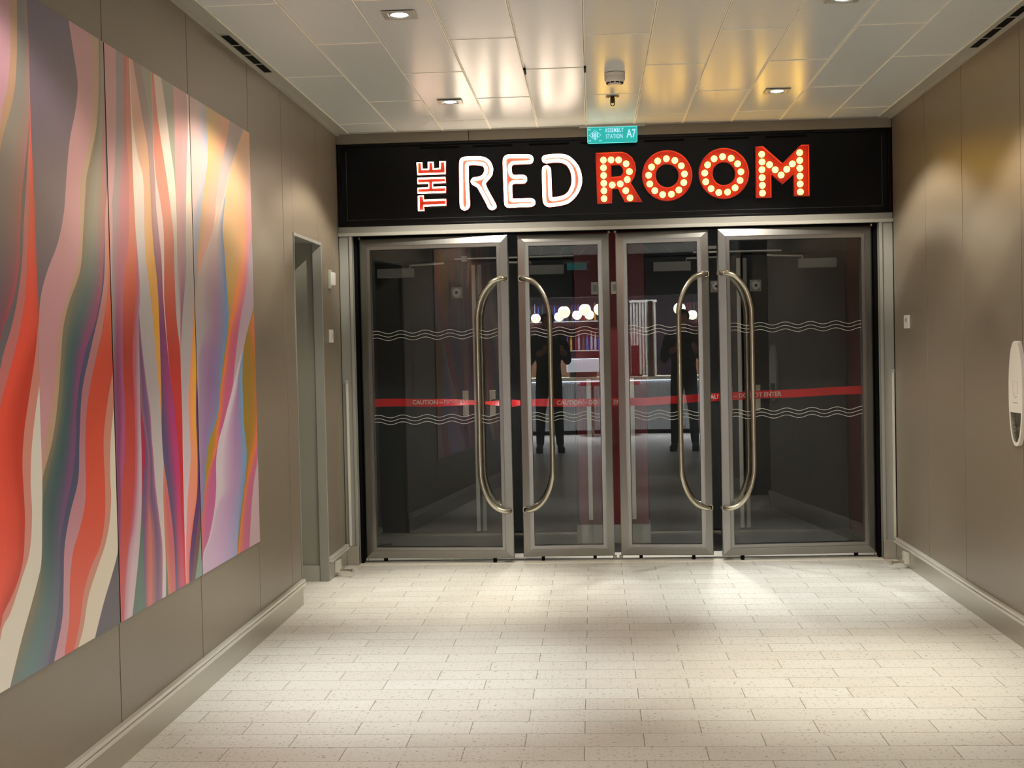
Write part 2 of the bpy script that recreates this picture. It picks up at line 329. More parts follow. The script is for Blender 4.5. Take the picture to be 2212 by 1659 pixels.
ART2=([([(1.76,0.034),(1.79,0.033),(1.88,0.065),(1.98,0.086),(2.13,0.109),(2.29,0.119)],'e','p',0),([(1.51,0.039),(1.62,0.045),(1.77,0.091),(1.88,0.12),(2.0,0.16),(2.14,0.178),(2.28,0.196)],'e','p',1),([(0.9,0.034),(0.96,0.03),(1.09,0.056),(1.24,0.065),(1.42,0.079),(1.54,0.101),(1.68,0.124),(1.89,0.157),(2.01,0.176),(2.28,0.205)],'e','p',1),([(0.83,0.036),(0.91,0.062),(0.97,0.085),(1.12,0.104),(1.26,0.101),(1.44,0.112),(1.57,0.144),(1.69,0.194),(1.89,0.218),(2.09,0.202),(2.28,0.226)],'e','p',0),([(0.46,0.018),(0.53,0.032),(0.65,0.076),(0.75,0.129),(0.85,0.171),(0.96,0.199),(1.14,0.207),(1.29,0.201),(1.44,0.235),(1.5,0.261),(1.61,0.276),(1.76,0.272),(1.89,0.264),(2.01,0.263),(2.18,0.259),(2.29,0.259)],'e','e',0),([(0.46,0.037),(0.59,0.07),(0.68,0.111),(0.74,0.161),(0.84,0.202),(0.96,0.227),(1.08,0.236),(1.26,0.243),(1.44,0.27)],'p','e',1),([(0.46,0.121),(0.54,0.159),(0.65,0.209),(0.77,0.246),(0.87,0.263),(0.96,0.27),(1.05,0.27),(1.17,0.272),(1.32,0.277),(1.44,0.278)],'p','e',0),([(0.46,0.258),(0.56,0.262),(0.66,0.261),(0.77,0.259),(0.87,0.263)],'p','e',0),([(0.82,0.263),(0.87,0.277),(0.96,0.311),(1.05,0.304),(1.13,0.276)],'p','p',0),([(0.46,0.281),(0.59,0.294),(0.69,0.304),(0.81,0.334)],'p','e',1),([(0.46,0.363),(0.61,0.378),(0.7,0.376),(0.81,0.334)],'p','e',1),([(0.46,0.44),(0.64,0.452),(0.75,0.43),(0.86,0.397),(0.95,0.39),(1.01,0.38),(1.11,0.368),(1.2,0.339),(1.32,0.304),(1.38,0.283)],'p','e',1),([(0.46,0.463),(0.63,0.48),(0.74,0.452),(0.86,0.417),(0.95,0.406),(1.01,0.394),(1.11,0.383),(1.2,0.351),(1.32,0.314),(1.44,0.288),(1.5,0.268),(1.61,0.276)],'p','e',0),([(0.45,0.507),(0.56,0.518),(0.66,0.514),(0.81,0.509),(0.94,0.522),(1.01,0.511),(1.13,0.502),(1.29,0.472),(1.44,0.443),(1.52,0.419),(1.64,0.381),(1.73,0.376),(1.91,0.377),(1.98,0.322),(2.1,0.277),(2.29,0.269)],'e','e',0),([(0.46,0.539),(0.54,0.532),(0.63,0.518),(0.66,0.516)],'p','e',0),([(1.01,0.511),(1.13,0.502),(1.29,0.478),(1.44,0.47),(1.52,0.452),(1.64,0.42),(1.74,0.429),(1.91,0.436),(1.99,0.359),(2.1,0.287),(2.29,0.27)],'e','p',1),([(0.46,0.63),(0.54,0.632),(0.65,0.624),(0.81,0.574),(0.94,0.524),(1.04,0.514),(1.16,0.521),(1.29,0.522),(1.44,0.521),(1.56,0.51),(1.68,0.478),(1.77,0.465),(1.92,0.457),(2.03,0.437),(2.14,0.377),(2.29,0.3)],'e','e',0),([(0.46,0.672),(0.53,0.672),(0.65,0.662),(0.8,0.653),(0.94,0.62),(1.1,0.572),(1.19,0.551),(1.35,0.535),(1.43,0.526),(1.58,0.518),(1.74,0.489)],'p','e',1),([(0.46,0.753),(0.56,0.745),(0.74,0.732),(0.91,0.731),(1.03,0.704),(1.12,0.684),(1.22,0.642),(1.35,0.608),(1.44,0.589),(1.51,0.579),(1.64,0.569),(1.74,0.539),(1.83,0.515),(1.92,0.513),(2.06,0.504),(2.17,0.455),(2.29,0.392)],'e','e',0),([(1.84,0.521),(1.92,0.519),(2.01,0.511),(2.13,0.512),(2.29,0.511)],'e','p',0),([(1.51,0.59),(1.64,0.604),(1.75,0.608),(1.84,0.58),(1.92,0.536),(2.01,0.516),(2.13,0.514),(2.29,0.513)],'e','p',0),([(0.46,0.772),(0.56,0.77),(0.75,0.771),(0.93,0.775),(1.06,0.783),(1.22,0.782),(1.32,0.78),(1.43,0.745),(1.6,0.734),(1.73,0.736),(1.82,0.713),(1.94,0.667),(2.02,0.63),(2.08,0.602),(2.16,0.57),(2.3,0.538)],'e','e',0),([(1.32,0.785),(1.49,0.79),(1.6,0.778),(1.73,0.784),(1.8,0.785),(1.95,0.771),(2.07,0.722),(2.19,0.68),(2.29,0.633)],'e','p',0),([(1.72,0.796),(1.8,0.791),(1.95,0.783),(2.14,0.79),(2.29,0.787)],'e','p',0),([(1.52,0.8),(1.67,0.797),(1.77,0.825),(1.96,0.846),(2.11,0.848),(2.29,0.854)],'e','p',1),([(1.25,0.784),(1.35,0.795),(1.45,0.824),(1.54,0.862),(1.64,0.898),(1.77,0.905),(1.97,0.935),(2.17,0.975),(2.29,0.968)],'e','p',0),([(0.48,0.775),(0.63,0.792),(0.78,0.831),(0.92,0.884),(1.05,0.875),(1.15,0.875),(1.29,0.922),(1.46,0.978)],'n','e',0),([(0.46,0.791),(0.55,0.807),(0.66,0.869),(0.77,0.94),(0.92,0.963),(1.05,0.91),(1.15,0.908),(1.29,0.941),(1.44,0.991),(1.56,1.01)],'n','e',1),([(0.45,0.815),(0.55,0.832),(0.66,0.889),(0.77,0.959),(0.92,0.982),(1.05,0.976),(1.15,0.986),(1.28,1.015)],'n','e',0),([(0.46,0.855),(0.59,0.915),(0.74,1.005),(0.85,1.023),(0.96,1.02)],'n','e',0),([(0.46,0.904),(0.53,0.948),(0.66,1.016),(0.69,1.028)],'n','e',0)],[(205,150,155),[(2.2,150,135,140),(1.5,150,142,142)],[(2.1,180,115,125),(1.6,175,115,125),(1.2,135,60,110)],[(2.1,185,95,100),(1.6,185,110,120),(1.2,175,85,130)],[(2.2,205,110,95),(1.7,208,120,95),(1.3,185,62,50),(0.6,205,82,80)],(190,95,120),[(1.4,170,150,160),(0.6,210,185,195)],(92,122,112),[(1.2,180,40,80),(0.9,172,40,80)],[(1.2,95,75,125),(0.6,135,90,130)],(215,120,105),[(1.4,95,78,125),(0.6,115,90,130)],(175,110,140),[(2.3,225,195,185),(1.9,240,225,205),(1.6,190,182,185),(1.2,178,168,170),(0.6,215,205,205)],(92,122,112),[(2.2,220,165,145),(1.8,225,175,135),(1.4,225,165,70)],[(2.2,220,160,145),(1.8,225,175,110),(1.4,228,165,60),(1,222,150,110),(0.8,205,105,115)],[(2.2,150,120,115),(1.8,170,125,120),(1.4,120,70,120),(1.1,85,78,115),(0.6,110,85,125)],[(2.2,150,125,120),(1.8,185,140,140),(1.4,135,60,115),(0.9,190,55,115),(0.6,205,80,115)],(150,148,130),(235,205,200),[(2.2,215,115,95),(1.8,220,140,115),(1.3,190,58,45),(0.9,205,38,45),(0.6,215,60,75)],[(2.3,225,195,180),(1.9,238,220,200),(1.6,190,180,180)],(150,148,130),(210,150,145),[(2.2,195,150,145),(1.7,190,150,160),(1.4,125,90,120)],[(2.2,230,200,190),(1.9,242,222,195),(1.6,182,172,170),(1.2,180,168,172),(0.6,225,205,215)],[(1.6,205,150,150),(0.9,235,150,115),(0.6,235,140,150)],[(1.6,228,160,50),(1,240,165,55),(0.6,235,120,110)],(95,50,110),(115,75,80),(128,155,142)])  # pale upper keys also hold the downlights' band of light in the colour
ART3=([([(2.1,0.246),(2.13,0.213),(2.18,0.187),(2.28,0.195)],'e','p',1),([(1.69,0.044),(1.71,0.062),(1.8,0.101),(1.92,0.159),(2.05,0.24),(2.12,0.258),(2.19,0.248),(2.28,0.23)],'e','p',0),([(1.68,0.063),(1.74,0.116),(1.83,0.171),(1.9,0.21),(1.98,0.265),(2.06,0.32),(2.15,0.389),(2.28,0.448)],'e','p',1),([(1.6,0.051),(1.7,0.168),(1.82,0.316),(1.92,0.363),(2.04,0.433),(2.14,0.516),(2.21,0.587),(2.28,0.63)],'e','p',0),([(1.82,0.316),(1.87,0.381),(1.92,0.454),(1.99,0.536),(2.1,0.646),(2.22,0.793),(2.28,0.877)],'e','p',0),([(1.3,0.036),(1.37,0.139),(1.42,0.194),(1.48,0.179),(1.61,0.2),(1.76,0.266)],'p','p',1),([(0.77,0.034),(0.86,0.078),(0.93,0.127),(1.02,0.207),(1.06,0.269),(1.13,0.322),(1.25,0.346),(1.36,0.408),(1.5,0.446),(1.61,0.443),(1.72,0.432),(1.82,0.433),(1.95,0.507)],'p','e',1),([(0.78,0.062),(0.86,0.091),(0.95,0.143),(1.02,0.248),(1.08,0.317),(1.16,0.347),(1.25,0.395),(1.36,0.477),(1.47,0.528),(1.51,0.525),(1.62,0.505),(1.74,0.484),(1.82,0.463),(1.91,0.503),(1.99,0.536)],'p','e',0),([(0.78,0.07),(0.84,0.131),(0.9,0.202),(0.96,0.245),(1.02,0.274),(1.09,0.325),(1.16,0.363),(1.25,0.418),(1.36,0.493),(1.47,0.56),(1.58,0.653),(1.69,0.758),(1.82,0.841),(1.99,0.886),(2.14,0.956),(2.27,1.016)],'n','e',1),([(0.78,0.076),(0.85,0.161),(0.94,0.286),(1.0,0.308),(1.07,0.361),(1.16,0.392),(1.25,0.464),(1.35,0.526),(1.47,0.654),(1.55,0.742),(1.66,0.831),(1.83,0.894),(1.99,0.895),(2.05,0.929),(2.2,1.009)],'n','e',1),([(0.54,0.023),(0.58,0.104),(0.68,0.2),(0.77,0.242),(0.88,0.255),(0.96,0.31),(1.01,0.377),(1.08,0.461),(1.17,0.567),(1.21,0.587),(1.36,0.67),(1.47,0.75),(1.6,0.868),(1.76,0.939),(1.87,1.015)],'n','e',0),([(1.18,0.584),(1.24,0.655),(1.35,0.795),(1.48,0.959),(1.53,1.021)],'n','p',0),([(0.65,0.218),(0.7,0.282),(0.74,0.408),(0.85,0.436),(0.98,0.483),(1.08,0.556)],'p','p',1),([(0.46,0.556),(0.61,0.601),(0.77,0.678),(0.91,0.71),(0.99,0.689),(1.12,0.675),(1.21,0.678),(1.3,0.727),(1.34,0.768)],'p','e',1),([(0.46,0.567),(0.55,0.602),(0.67,0.682),(0.8,0.767),(0.88,0.785),(0.99,0.75),(1.12,0.743),(1.21,0.745),(1.34,0.785)],'p','e',0),([(0.53,0.609),(0.65,0.68),(0.77,0.767),(0.86,0.852),(0.98,0.974),(1.12,0.991),(1.34,0.971),(1.42,0.9)],'p','e',1),([(0.46,0.625),(0.6,0.692),(0.72,0.775),(0.81,0.891),(0.91,1.009)],'n','e',1),([(0.45,0.787),(0.63,0.851),(0.75,0.923),(0.83,1.002)],'n','e',0)],[[(2.3,205,170,165),(1.6,225,200,190)],(165,170,190),[(2.3,205,170,110),(1.6,215,165,110)],[(2.3,225,160,120),(1.6,232,170,150)],[(2.3,165,145,145),(1.95,190,170,165),(1.85,238,215,190),(1.6,240,215,190)],[(1.8,225,195,185),(1.4,170,162,165)],[(1.8,225,195,185),(1.55,165,130,150),(1.2,140,100,145),(0.8,160,125,170)],(105,140,180),[(2.3,228,172,130),(1.8,222,178,115),(1.35,160,130,50),(0.9,165,135,35)],[(2.2,235,175,140),(1.4,230,120,60)],[(2.2,235,185,175),(1.4,190,90,120),(1,190,85,135),(0.6,190,100,150)],[(1.6,165,145,155),(1.2,185,160,170)],(205,190,200),[(1.3,150,110,150),(1,165,120,165),(0.5,195,160,195)],(110,150,185),(150,120,35),[(1.3,210,110,35),(0.6,225,125,60)],(190,100,135),(195,165,172)])  # cream keys high up mix the lit band on the wall into the print
THE=[[(-1.036,2.433),(-1.01,2.432),(-1.009,2.392),(-0.969,2.392),(-0.968,2.433),(-0.941,2.433),(-0.94,2.393),(-0.899,2.394),(-0.898,2.435),(-0.868,2.435),(-0.868,2.364),(-1.035,2.364)],[(-1.036,2.338),(-0.869,2.338),(-0.868,2.311),(-0.946,2.31),(-0.946,2.281),(-0.868,2.281),(-0.869,2.252),(-1.037,2.252),(-1.036,2.278),(-0.97,2.28),(-0.969,2.309),(-1.035,2.309)],[(-1.033,2.232),(-1.005,2.232),(-1.003,2.205),(-0.868,2.206),(-0.868,2.176),(-1.004,2.173),(-1.003,2.146),(-1.033,2.145)]]
RED=[[(-0.773,2.184),(-0.772,2.315),(-0.77,2.421),(-0.763,2.442),(-0.741,2.449),(-0.702,2.449),(-0.657,2.448),(-0.627,2.441),(-0.602,2.421),(-0.588,2.385),(-0.593,2.35),(-0.611,2.326),(-0.632,2.304),(-0.633,2.286),(-0.621,2.255),(-0.576,2.169),(-0.574,2.152),(-0.588,2.145),(-0.603,2.153),(-0.615,2.18),(-0.654,2.256),(-0.671,2.282),(-0.696,2.297),(-0.704,2.311),(-0.693,2.324),(-0.665,2.326),(-0.639,2.337),(-0.622,2.361),(-0.62,2.386),(-0.632,2.408),(-0.658,2.415),(-0.698,2.418),(-0.726,2.417),(-0.735,2.407),(-0.736,2.314),(-0.733,2.213),(-0.732,2.168),(-0.741,2.152),(-0.755,2.147),(-0.769,2.156)],[(-0.505,2.187),(-0.507,2.307),(-0.508,2.418),(-0.503,2.443),(-0.487,2.453),(-0.439,2.453),(-0.363,2.45),(-0.347,2.442),(-0.344,2.429),(-0.354,2.415),(-0.4,2.414),(-0.45,2.414),(-0.468,2.407),(-0.477,2.39),(-0.476,2.362),(-0.47,2.341),(-0.452,2.33),(-0.401,2.33),(-0.387,2.323),(-0.386,2.308),(-0.397,2.298),(-0.448,2.299),(-0.467,2.294),(-0.475,2.279),(-0.475,2.226),(-0.473,2.193),(-0.445,2.189),(-0.359,2.189),(-0.341,2.182),(-0.339,2.168),(-0.355,2.158),(-0.42,2.158),(-0.486,2.156),(-0.501,2.164)],[(-0.263,2.443),(-0.217,2.448),(-0.172,2.448),(-0.132,2.438),(-0.1,2.413),(-0.073,2.377),(-0.058,2.329),(-0.057,2.284),(-0.071,2.24),(-0.099,2.2),(-0.137,2.171),(-0.188,2.159),(-0.244,2.154),(-0.265,2.164),(-0.273,2.19),(-0.274,2.276),(-0.273,2.366),(-0.267,2.379),(-0.253,2.382),(-0.243,2.372),(-0.24,2.35),(-0.239,2.275),(-0.237,2.204),(-0.228,2.19),(-0.192,2.193),(-0.152,2.202),(-0.121,2.226),(-0.1,2.271),(-0.097,2.316),(-0.106,2.361),(-0.13,2.399),(-0.168,2.417),(-0.218,2.419),(-0.256,2.414),(-0.271,2.422),(-0.272,2.436)]]
ROOM=[([(0.038,2.458),(0.118,2.459),(0.193,2.46),(0.224,2.451),(0.255,2.425),(0.274,2.39),(0.278,2.346),(0.268,2.309),(0.246,2.272),(0.311,2.159),(0.206,2.159),(0.167,2.24),(0.134,2.238),(0.131,2.155),(0.042,2.154)],[(0.13,2.38),(0.179,2.38),(0.191,2.37),(0.198,2.355),(0.198,2.336),(0.185,2.316),(0.131,2.312)],[(0.084,2.416),(0.13,2.416),(0.175,2.414),(0.219,2.39),(0.238,2.343),(0.224,2.296),(0.182,2.271),(0.134,2.266),(0.084,2.37),(0.084,2.324),(0.084,2.278),(0.084,2.233),(0.084,2.186),(0.214,2.23),(0.239,2.186)]),([(0.61,2.306),(0.608,2.283),(0.602,2.26),(0.593,2.238),(0.58,2.218),(0.565,2.201),(0.547,2.186),(0.526,2.174),(0.505,2.166),(0.482,2.161),(0.458,2.159),(0.435,2.162),(0.412,2.168),(0.391,2.178),(0.371,2.191),(0.353,2.207),(0.338,2.225),(0.326,2.246),(0.318,2.268),(0.313,2.291),(0.311,2.315),(0.314,2.339),(0.32,2.361),(0.329,2.383),(0.342,2.403),(0.357,2.42),(0.375,2.435),(0.396,2.447),(0.418,2.455),(0.44,2.46),(0.464,2.461),(0.487,2.459),(0.51,2.453),(0.531,2.443),(0.551,2.43),(0.569,2.414),(0.583,2.396),(0.595,2.375),(0.604,2.353),(0.609,2.33)],[(0.528,2.308),(0.527,2.297),(0.525,2.287),(0.52,2.277),(0.515,2.268),(0.508,2.26),(0.5,2.253),(0.49,2.248),(0.481,2.244),(0.47,2.242),(0.46,2.241),(0.449,2.242),(0.439,2.245),(0.429,2.25),(0.42,2.256),(0.413,2.263),(0.406,2.271),(0.401,2.28),(0.397,2.291),(0.394,2.301),(0.394,2.312),(0.395,2.323),(0.397,2.333),(0.402,2.343),(0.407,2.352),(0.414,2.36),(0.423,2.367),(0.432,2.372),(0.441,2.376),(0.452,2.378),(0.462,2.378),(0.473,2.377),(0.483,2.374),(0.493,2.37),(0.502,2.364),(0.509,2.357),(0.516,2.349),(0.522,2.339),(0.525,2.329),(0.528,2.319)],[(0.459,2.413),(0.509,2.401),(0.547,2.368),(0.565,2.319),(0.56,2.268),(0.53,2.225),(0.485,2.201),(0.433,2.2),(0.387,2.225),(0.358,2.266),(0.352,2.318),(0.37,2.366),(0.407,2.401)]),([(0.945,2.309),(0.942,2.286),(0.937,2.263),(0.927,2.241),(0.915,2.222),(0.899,2.204),(0.881,2.189),(0.861,2.178),(0.84,2.169),(0.817,2.164),(0.793,2.163),(0.77,2.166),(0.748,2.172),(0.726,2.181),(0.707,2.194),(0.689,2.21),(0.674,2.229),(0.662,2.249),(0.654,2.271),(0.649,2.294),(0.647,2.318),(0.649,2.342),(0.655,2.364),(0.665,2.386),(0.677,2.406),(0.693,2.423),(0.711,2.438),(0.731,2.45),(0.753,2.458),(0.775,2.463),(0.799,2.464),(0.822,2.462),(0.844,2.455),(0.866,2.446),(0.885,2.433),(0.903,2.417),(0.918,2.398),(0.93,2.378),(0.938,2.356),(0.943,2.333)],[(0.862,2.31),(0.861,2.299),(0.859,2.289),(0.855,2.279),(0.849,2.27),(0.842,2.262),(0.834,2.256),(0.825,2.251),(0.815,2.247),(0.805,2.245),(0.795,2.244),(0.785,2.245),(0.774,2.248),(0.765,2.252),(0.756,2.258),(0.748,2.265),(0.742,2.274),(0.736,2.283),(0.733,2.293),(0.73,2.303),(0.73,2.314),(0.731,2.324),(0.733,2.335),(0.737,2.344),(0.743,2.353),(0.75,2.361),(0.758,2.368),(0.767,2.373),(0.777,2.377),(0.787,2.379),(0.797,2.38),(0.808,2.378),(0.818,2.376),(0.827,2.371),(0.836,2.365),(0.844,2.358),(0.85,2.35),(0.856,2.341),(0.859,2.331),(0.862,2.32)],[(0.792,2.415),(0.842,2.404),(0.88,2.37),(0.899,2.322),(0.893,2.271),(0.863,2.228),(0.818,2.204),(0.766,2.203),(0.721,2.227),(0.69,2.269),(0.685,2.321),(0.703,2.369),(0.742,2.404)]),([(0.984,2.465),(1.029,2.468),(1.141,2.364),(1.251,2.469),(1.299,2.468),(1.298,2.165),(1.206,2.168),(1.205,2.294),(1.142,2.239),(1.075,2.297),(1.075,2.162),(0.982,2.163)],[],[(1.023,2.422),(1.024,2.377),(1.023,2.331),(1.023,2.284),(1.024,2.238),(1.024,2.192),(1.068,2.359),(1.101,2.328),(1.135,2.296),(1.169,2.329),(1.202,2.36),(1.246,2.425),(1.246,2.379),(1.246,2.333),(1.246,2.286),(1.246,2.24),(1.247,2.193)])]

# ================================================================== THE SETTING
def struct(name, bm, material, label, parent=None):
    o = me_obj(name, bm, material, parent)
    if not parent: tag(o, label, None, None, 'structure')
    return o
bm = bmesh.new(); box(bm, -4.6, 4.6, -9.5, 7.925, -.12, 0)
struct('floor', bm, FLOOR, 'cream speckled tile floor of the corridor')
bm = bmesh.new(); box(bm, -1.75, 2.0, 8.3, 9.4, -.12, 0)
struct('floor', bm, DFLOOR, 'dark stone floor behind the glass doors')
bm = bmesh.new(); box(bm, -1.75, 2.0, 7.925, 8.3, -.12, .004)
box(bm, -1.5, 1.75, 8.0, 8.03, .004, .012, mi=1)
struct('trim_1', bm, [THRESH, STEEL], 'pale stone threshold under the glass doors')

LY = [6.706, 6.499, 5.864] + [5.864-.8835*k for k in range(1, 11)]     # panel seams of the left wall
bm = bmesh.new()
for a, b in zip(LY, LY[1:]): box(bm, XL-.02, XL, b+.003, a-.003, 0, ZC, .0015)
box(bm, XL-.02, XL, 6.704, 7.33, 1.9215, ZC, .001); box(bm, XL-.02, XL, 7.336, 7.403, 1.9215, ZC, .001)
for a, b in ((7.403, 7.80), (7.806, 7.925)): box(bm, XL-.02, XL, a, b, 0, ZC, .0015)
box(bm, XL-.12, XL-.021, -2.97, 6.70, 0, ZC, mi=1); box(bm, XL-.12, XL-.021, 6.70, 7.41, 1.951, ZC, mi=1); box(bm, XL-.12, XL-.021, 7.41, 7.925, 0, ZC, mi=1)
# side recess: cheeks, back, soffit
box(bm, -2.2, XL-.021, 7.403, 7.46, 0, 1.95, mi=3); box(bm, -2.2, XL-.021, 6.65, 6.706, 0, 1.95, mi=3)
box(bm, -2.24, -2.2, 6.6, 7.5, 0, 1.98, mi=3); box(bm, -2.2, XL-.021, 6.706, 7.403, 1.921, 1.95, mi=2)
struct('wall_left', bm, [TAUPE, GAPM, GREYJ, RECESS], 'taupe panelled wall on the left with a doorway recess')
# light trim round the recess
bm = bmesh.new(); box(bm, XL-.048, XL+.004, 7.385, 7.4025, 0, 1.922, .002); box(bm, XL-.01, XL+.004, 6.7065, 7.385, 1.905, 1.922, .002)
box(bm, XL-.01, XL+.004, 6.7065, 6.716, .14, 1.905, .001)
struct('trim_2', bm, GREYJ, 'light grey trim round the left doorway recess')
bm = bmesh.new(); box(bm, -2.19, XL-.05, 7.39, 7.402, 0, .09, .002)
struct('baseboard_left', bm, GREYP, 'low skirting inside the left recess')

bm = bmesh.new()
RY = [7.925, 7.17, 6.469, 5.602, 5.50]
for a, b in zip(RY, RY[1:]): box(bm, XR, XR+.02, b+.003, a-.003, 0, ZC, .0015)
box(bm, XR+.021, XR+.12, 5.5, 7.925, 0, ZC, mi=1)
box(bm, XR+.021, 2.4, 5.44, 5.497, 0, ZC); box(bm, 2.4, 2.44, 4.6, 5.5, 0, ZC); box(bm, XR+.021, 2.4, 4.6, 4.66, 0, ZC)
RB = [4.66-.87*k for k in range(0, 9)]
for a, b in zip(RB, RB[1:]): box(bm, XR, XR+.02, b+.003, a-.003, 0, ZC, .0015)
box(bm, XR+.021, XR+.12, -2.97, 4.66, 0, ZC, mi=1)
struct('wall_right', bm, [TAUPE, GAPM], 'taupe panelled wall on the right')

def skirting(name, x, s, y0, y1, label):
    bm = bmesh.new()
    def b(px, z0, z1, mi=0): box(bm, min(x, x+s*px), max(x, x+s*px), y0, y1, z0, z1, .0012, mi)
    b(.007, 0, .1, 0); b(.003, .1, .106, 2); b(.024, .106, .118, 1); b(.016, .118, .1215, 2); b(.02, .1215, .1345, 1)
    return struct(name, bm, [KICK, RAIL, GREYP], label)
skirting('baseboard_left', XL, 1, -2.97, 6.704, 'satin steel skirting with pale rail along the left wall')
skirting('baseboard_left', XL, 1, 7.404, 7.92, 'short satin steel skirting beside the left door jamb')
skirting('baseboard_right', XR, -1, 5.502, 7.92, 'satin steel skirting with pale rail along the right wall')
skirting('baseboard_right', XR, -1, -2.97, 4.655, 'satin steel skirting on the near right wall')

# ceiling: metal planks, staggered joints
bm = bmesh.new(); PW = .2857
for k in range(-5, 6):
    cx = .1275+k*PW; off = 5.62 if k % 2 == 0 else 6.265
    js = sorted(off+1.325*n for n in range(-8, 3)); js = [j for j in js if -3.1 < j < 7.8]
    ys = [-3.1]+js+[7.9]
    for a, b in zip(ys, ys[1:]):
        z = ZC+random.uniform(0, .0012)
        box(bm, cx-PW/2+.003, cx+PW/2-.003, a+.0015, b-.0015, z, ZC+.02, .001)
    for j in js: box(bm, cx-PW/2+.003, cx+PW/2-.003, j-.002, j+.002, ZC-.0015, ZC+.003, mi=1)
for k in range(-5, 7):
    x = .1275+(k-.5)*PW
    for s in ((-.0055, .0010) if -3 < k < 5 else (-.0025,)): box(bm, x+s, x+s+.0045, -3.1, 7.9, ZC-.0025, ZC+.004, mi=1)
box(bm, XL, .1275-5.5*PW-.003, -3.1, 7.93, ZC-.004, ZC+.02, .001, mi=2); box(bm, .1275+5.5*PW+.003, XR, -3.1, 7.93, ZC-.004, ZC+.02, .001, mi=2)
box(bm, XL, XL+.02, -3.1, 7.93, ZC-.012, ZC-.004, .001, mi=2); box(bm, XR-.02, XR, -3.1, 7.93, ZC-.012, ZC-.004, .001, mi=2)
box(bm, XL, XR, 7.9, 7.93, ZC-.002, ZC+.02, mi=2)
box(bm, XL-.12, XR+.9, -3.1, 8.0, ZC+.021, ZC+.06, mi=3)
struct('ceiling', bm, [CEILM, CEILR, CEILT, GAPM], 'glossy metal plank ceiling with staggered joints')

# fascia over the sign, header over the doors, jambs
bm = bmesh.new(); box(bm, XL, -.722, 7.93, 8.1, 2.556, ZC, .001); box(bm, -.718, XR, 7.93, 8.1, 2.556, ZC, .001)
box(bm, XL, XR, 8.04, 8.1, 2.05, 2.56, mi=0)
struct('wall_far', bm, TAUPE, 'taupe fascia above the black sign')
bm = bmesh.new(); box(bm, XL, XR, 7.935, 8.12, 2.012, 2.056, .002); box(bm, XL, XR, 7.925, 7.95, 2.0, 2.02, .002, mi=1); box(bm, XL, XR, 7.99, 8.1, 1.998, 2.012, mi=2)
struct('trim_3', bm, [GREYJ, GREYP, BLACKM], 'grey metal header over the glass doors')
for s, xa, xb, n, lb in ((1, XL, -1.445, 'trim_4', 'left'), (-1, XR, 1.70, 'trim_5', 'right')):
    bm = bmesh.new(); lo, hi = min(xa, xb), max(xa, xb)
    box(bm, lo, hi, 7.94, 8.1, 0, 2.0, .002); e = xb; box(bm, min(e, e-s*.018), max(e, e-s*.018), 7.93, 7.95, 0, 2.0, .002)
    box(bm, min(e, e+s*.02), max(e, e+s*.02), 7.99, 8.1, 0, 2.0, mi=1)
    box(bm, lo, hi, 7.925, 7.941, 0, .118, .002, mi=2)
    struct(n, bm, [GREYJ, BLACKM, KICK], 'grey metal door jamb on the %s with a steel kick plate' % lb)
# vestibule shell
bm = bmesh.new(); box(bm, -1.68, -1.6, 8.1, 9.4, 0, 2.6)
struct('wall_left', bm, CHAR, 'charcoal side wall behind the left glass door')
bm = bmesh.new(); box(bm, 1.76, 1.84, 8.1, 9.4, 0, 2.6)
struct('wall_right', bm, DARKR, 'dark red side wall behind the right glass door')
bm = bmesh.new(); box(bm, -1.6, 1.76, 9.3, 9.4, 0, 2.6); box(bm, -1.6, 1.76, 9.22, 9.3, 1.925, 2.6)
struct('wall_back', bm, [CHAR, GREYP], 'charcoal wall round the inner fire doors')
bm = bmesh.new(); box(bm, -1.68, 1.84, 8.1, 9.4, 2.6, 2.65)
struct('ceiling', bm, BLACKM, 'dark ceiling of the vestibule')
bm = bmesh.new(); box(bm, -1.59, 1.75, 9.17, 9.21, 0, .012)
struct('trim_6', bm, STEELH, 'steel floor strip at the inner fire doors')

# ================================================================== ARTWORK
def interp(pts, z):
    if z <= pts[0][0]: return pts[0][1]
    if z >= pts[-1][0]: return pts[-1][1]
    for (a, ua), (b, ub) in zip(pts, pts[1:]):
        if a <= z <= b: return ua+(ub-ua)*(z-a)/(b-a) if b > a else ub
def cubic(pts, z):
    """monotone-ish Catmull interpolation along z"""
    n = len(pts)
    for i in range(n-1):
        if pts[i][0] <= z <= pts[i+1][0]:
            h_ = pts[i+1][0]-pts[i][0]
            if h_ < 1e-6: return pts[i+1][1]
            def sl(k):
                a = max(k-1, 0); b = min(k+1, n-1); d = pts[b][0]-pts[a][0]
                return (pts[b][1]-pts[a][1])/d if d > 1e-6 else 0
            m0, m1 = sl(i)*h_, sl(i+1)*h_; t = (z-pts[i][0])/h_
            return (2*t**3-3*t*t+1)*pts[i][1]+(t**3-2*t*t+t)*m0+(-2*t**3+3*t*t)*pts[i+1][1]+(t**3-t*t)*m1
    return interp(pts, z)
def ext(pts, z, top):
    a, b = (pts[-1], pts[max(0, len(pts)-3)]) if top else (pts[0], pts[min(len(pts)-1, 2)])
    d = a[0]-b[0]; s = (a[1]-b[1])/d if abs(d) > .02 else 0
    s = max(-.6, min(.6, s)); return a[1]+s*(z-a[0])
ART_Z0, ART_Z1, NR = .454, 2.2925, 150
def colour(c, z):
    if isinstance(c, tuple): return c
    k = sorted(c); 
    if z <= k[0][0]: return k[0][1:]
    if z >= k[-1][0]: return k[-1][1:]
    for a, b in zip(k, k[1:]):
        if a[0] <= z <= b[0]:
            t = (z-a[0])/(b[0]-a[0]); return tuple(a[i]+(b[i]-a[i])*t for i in (1, 2, 3))
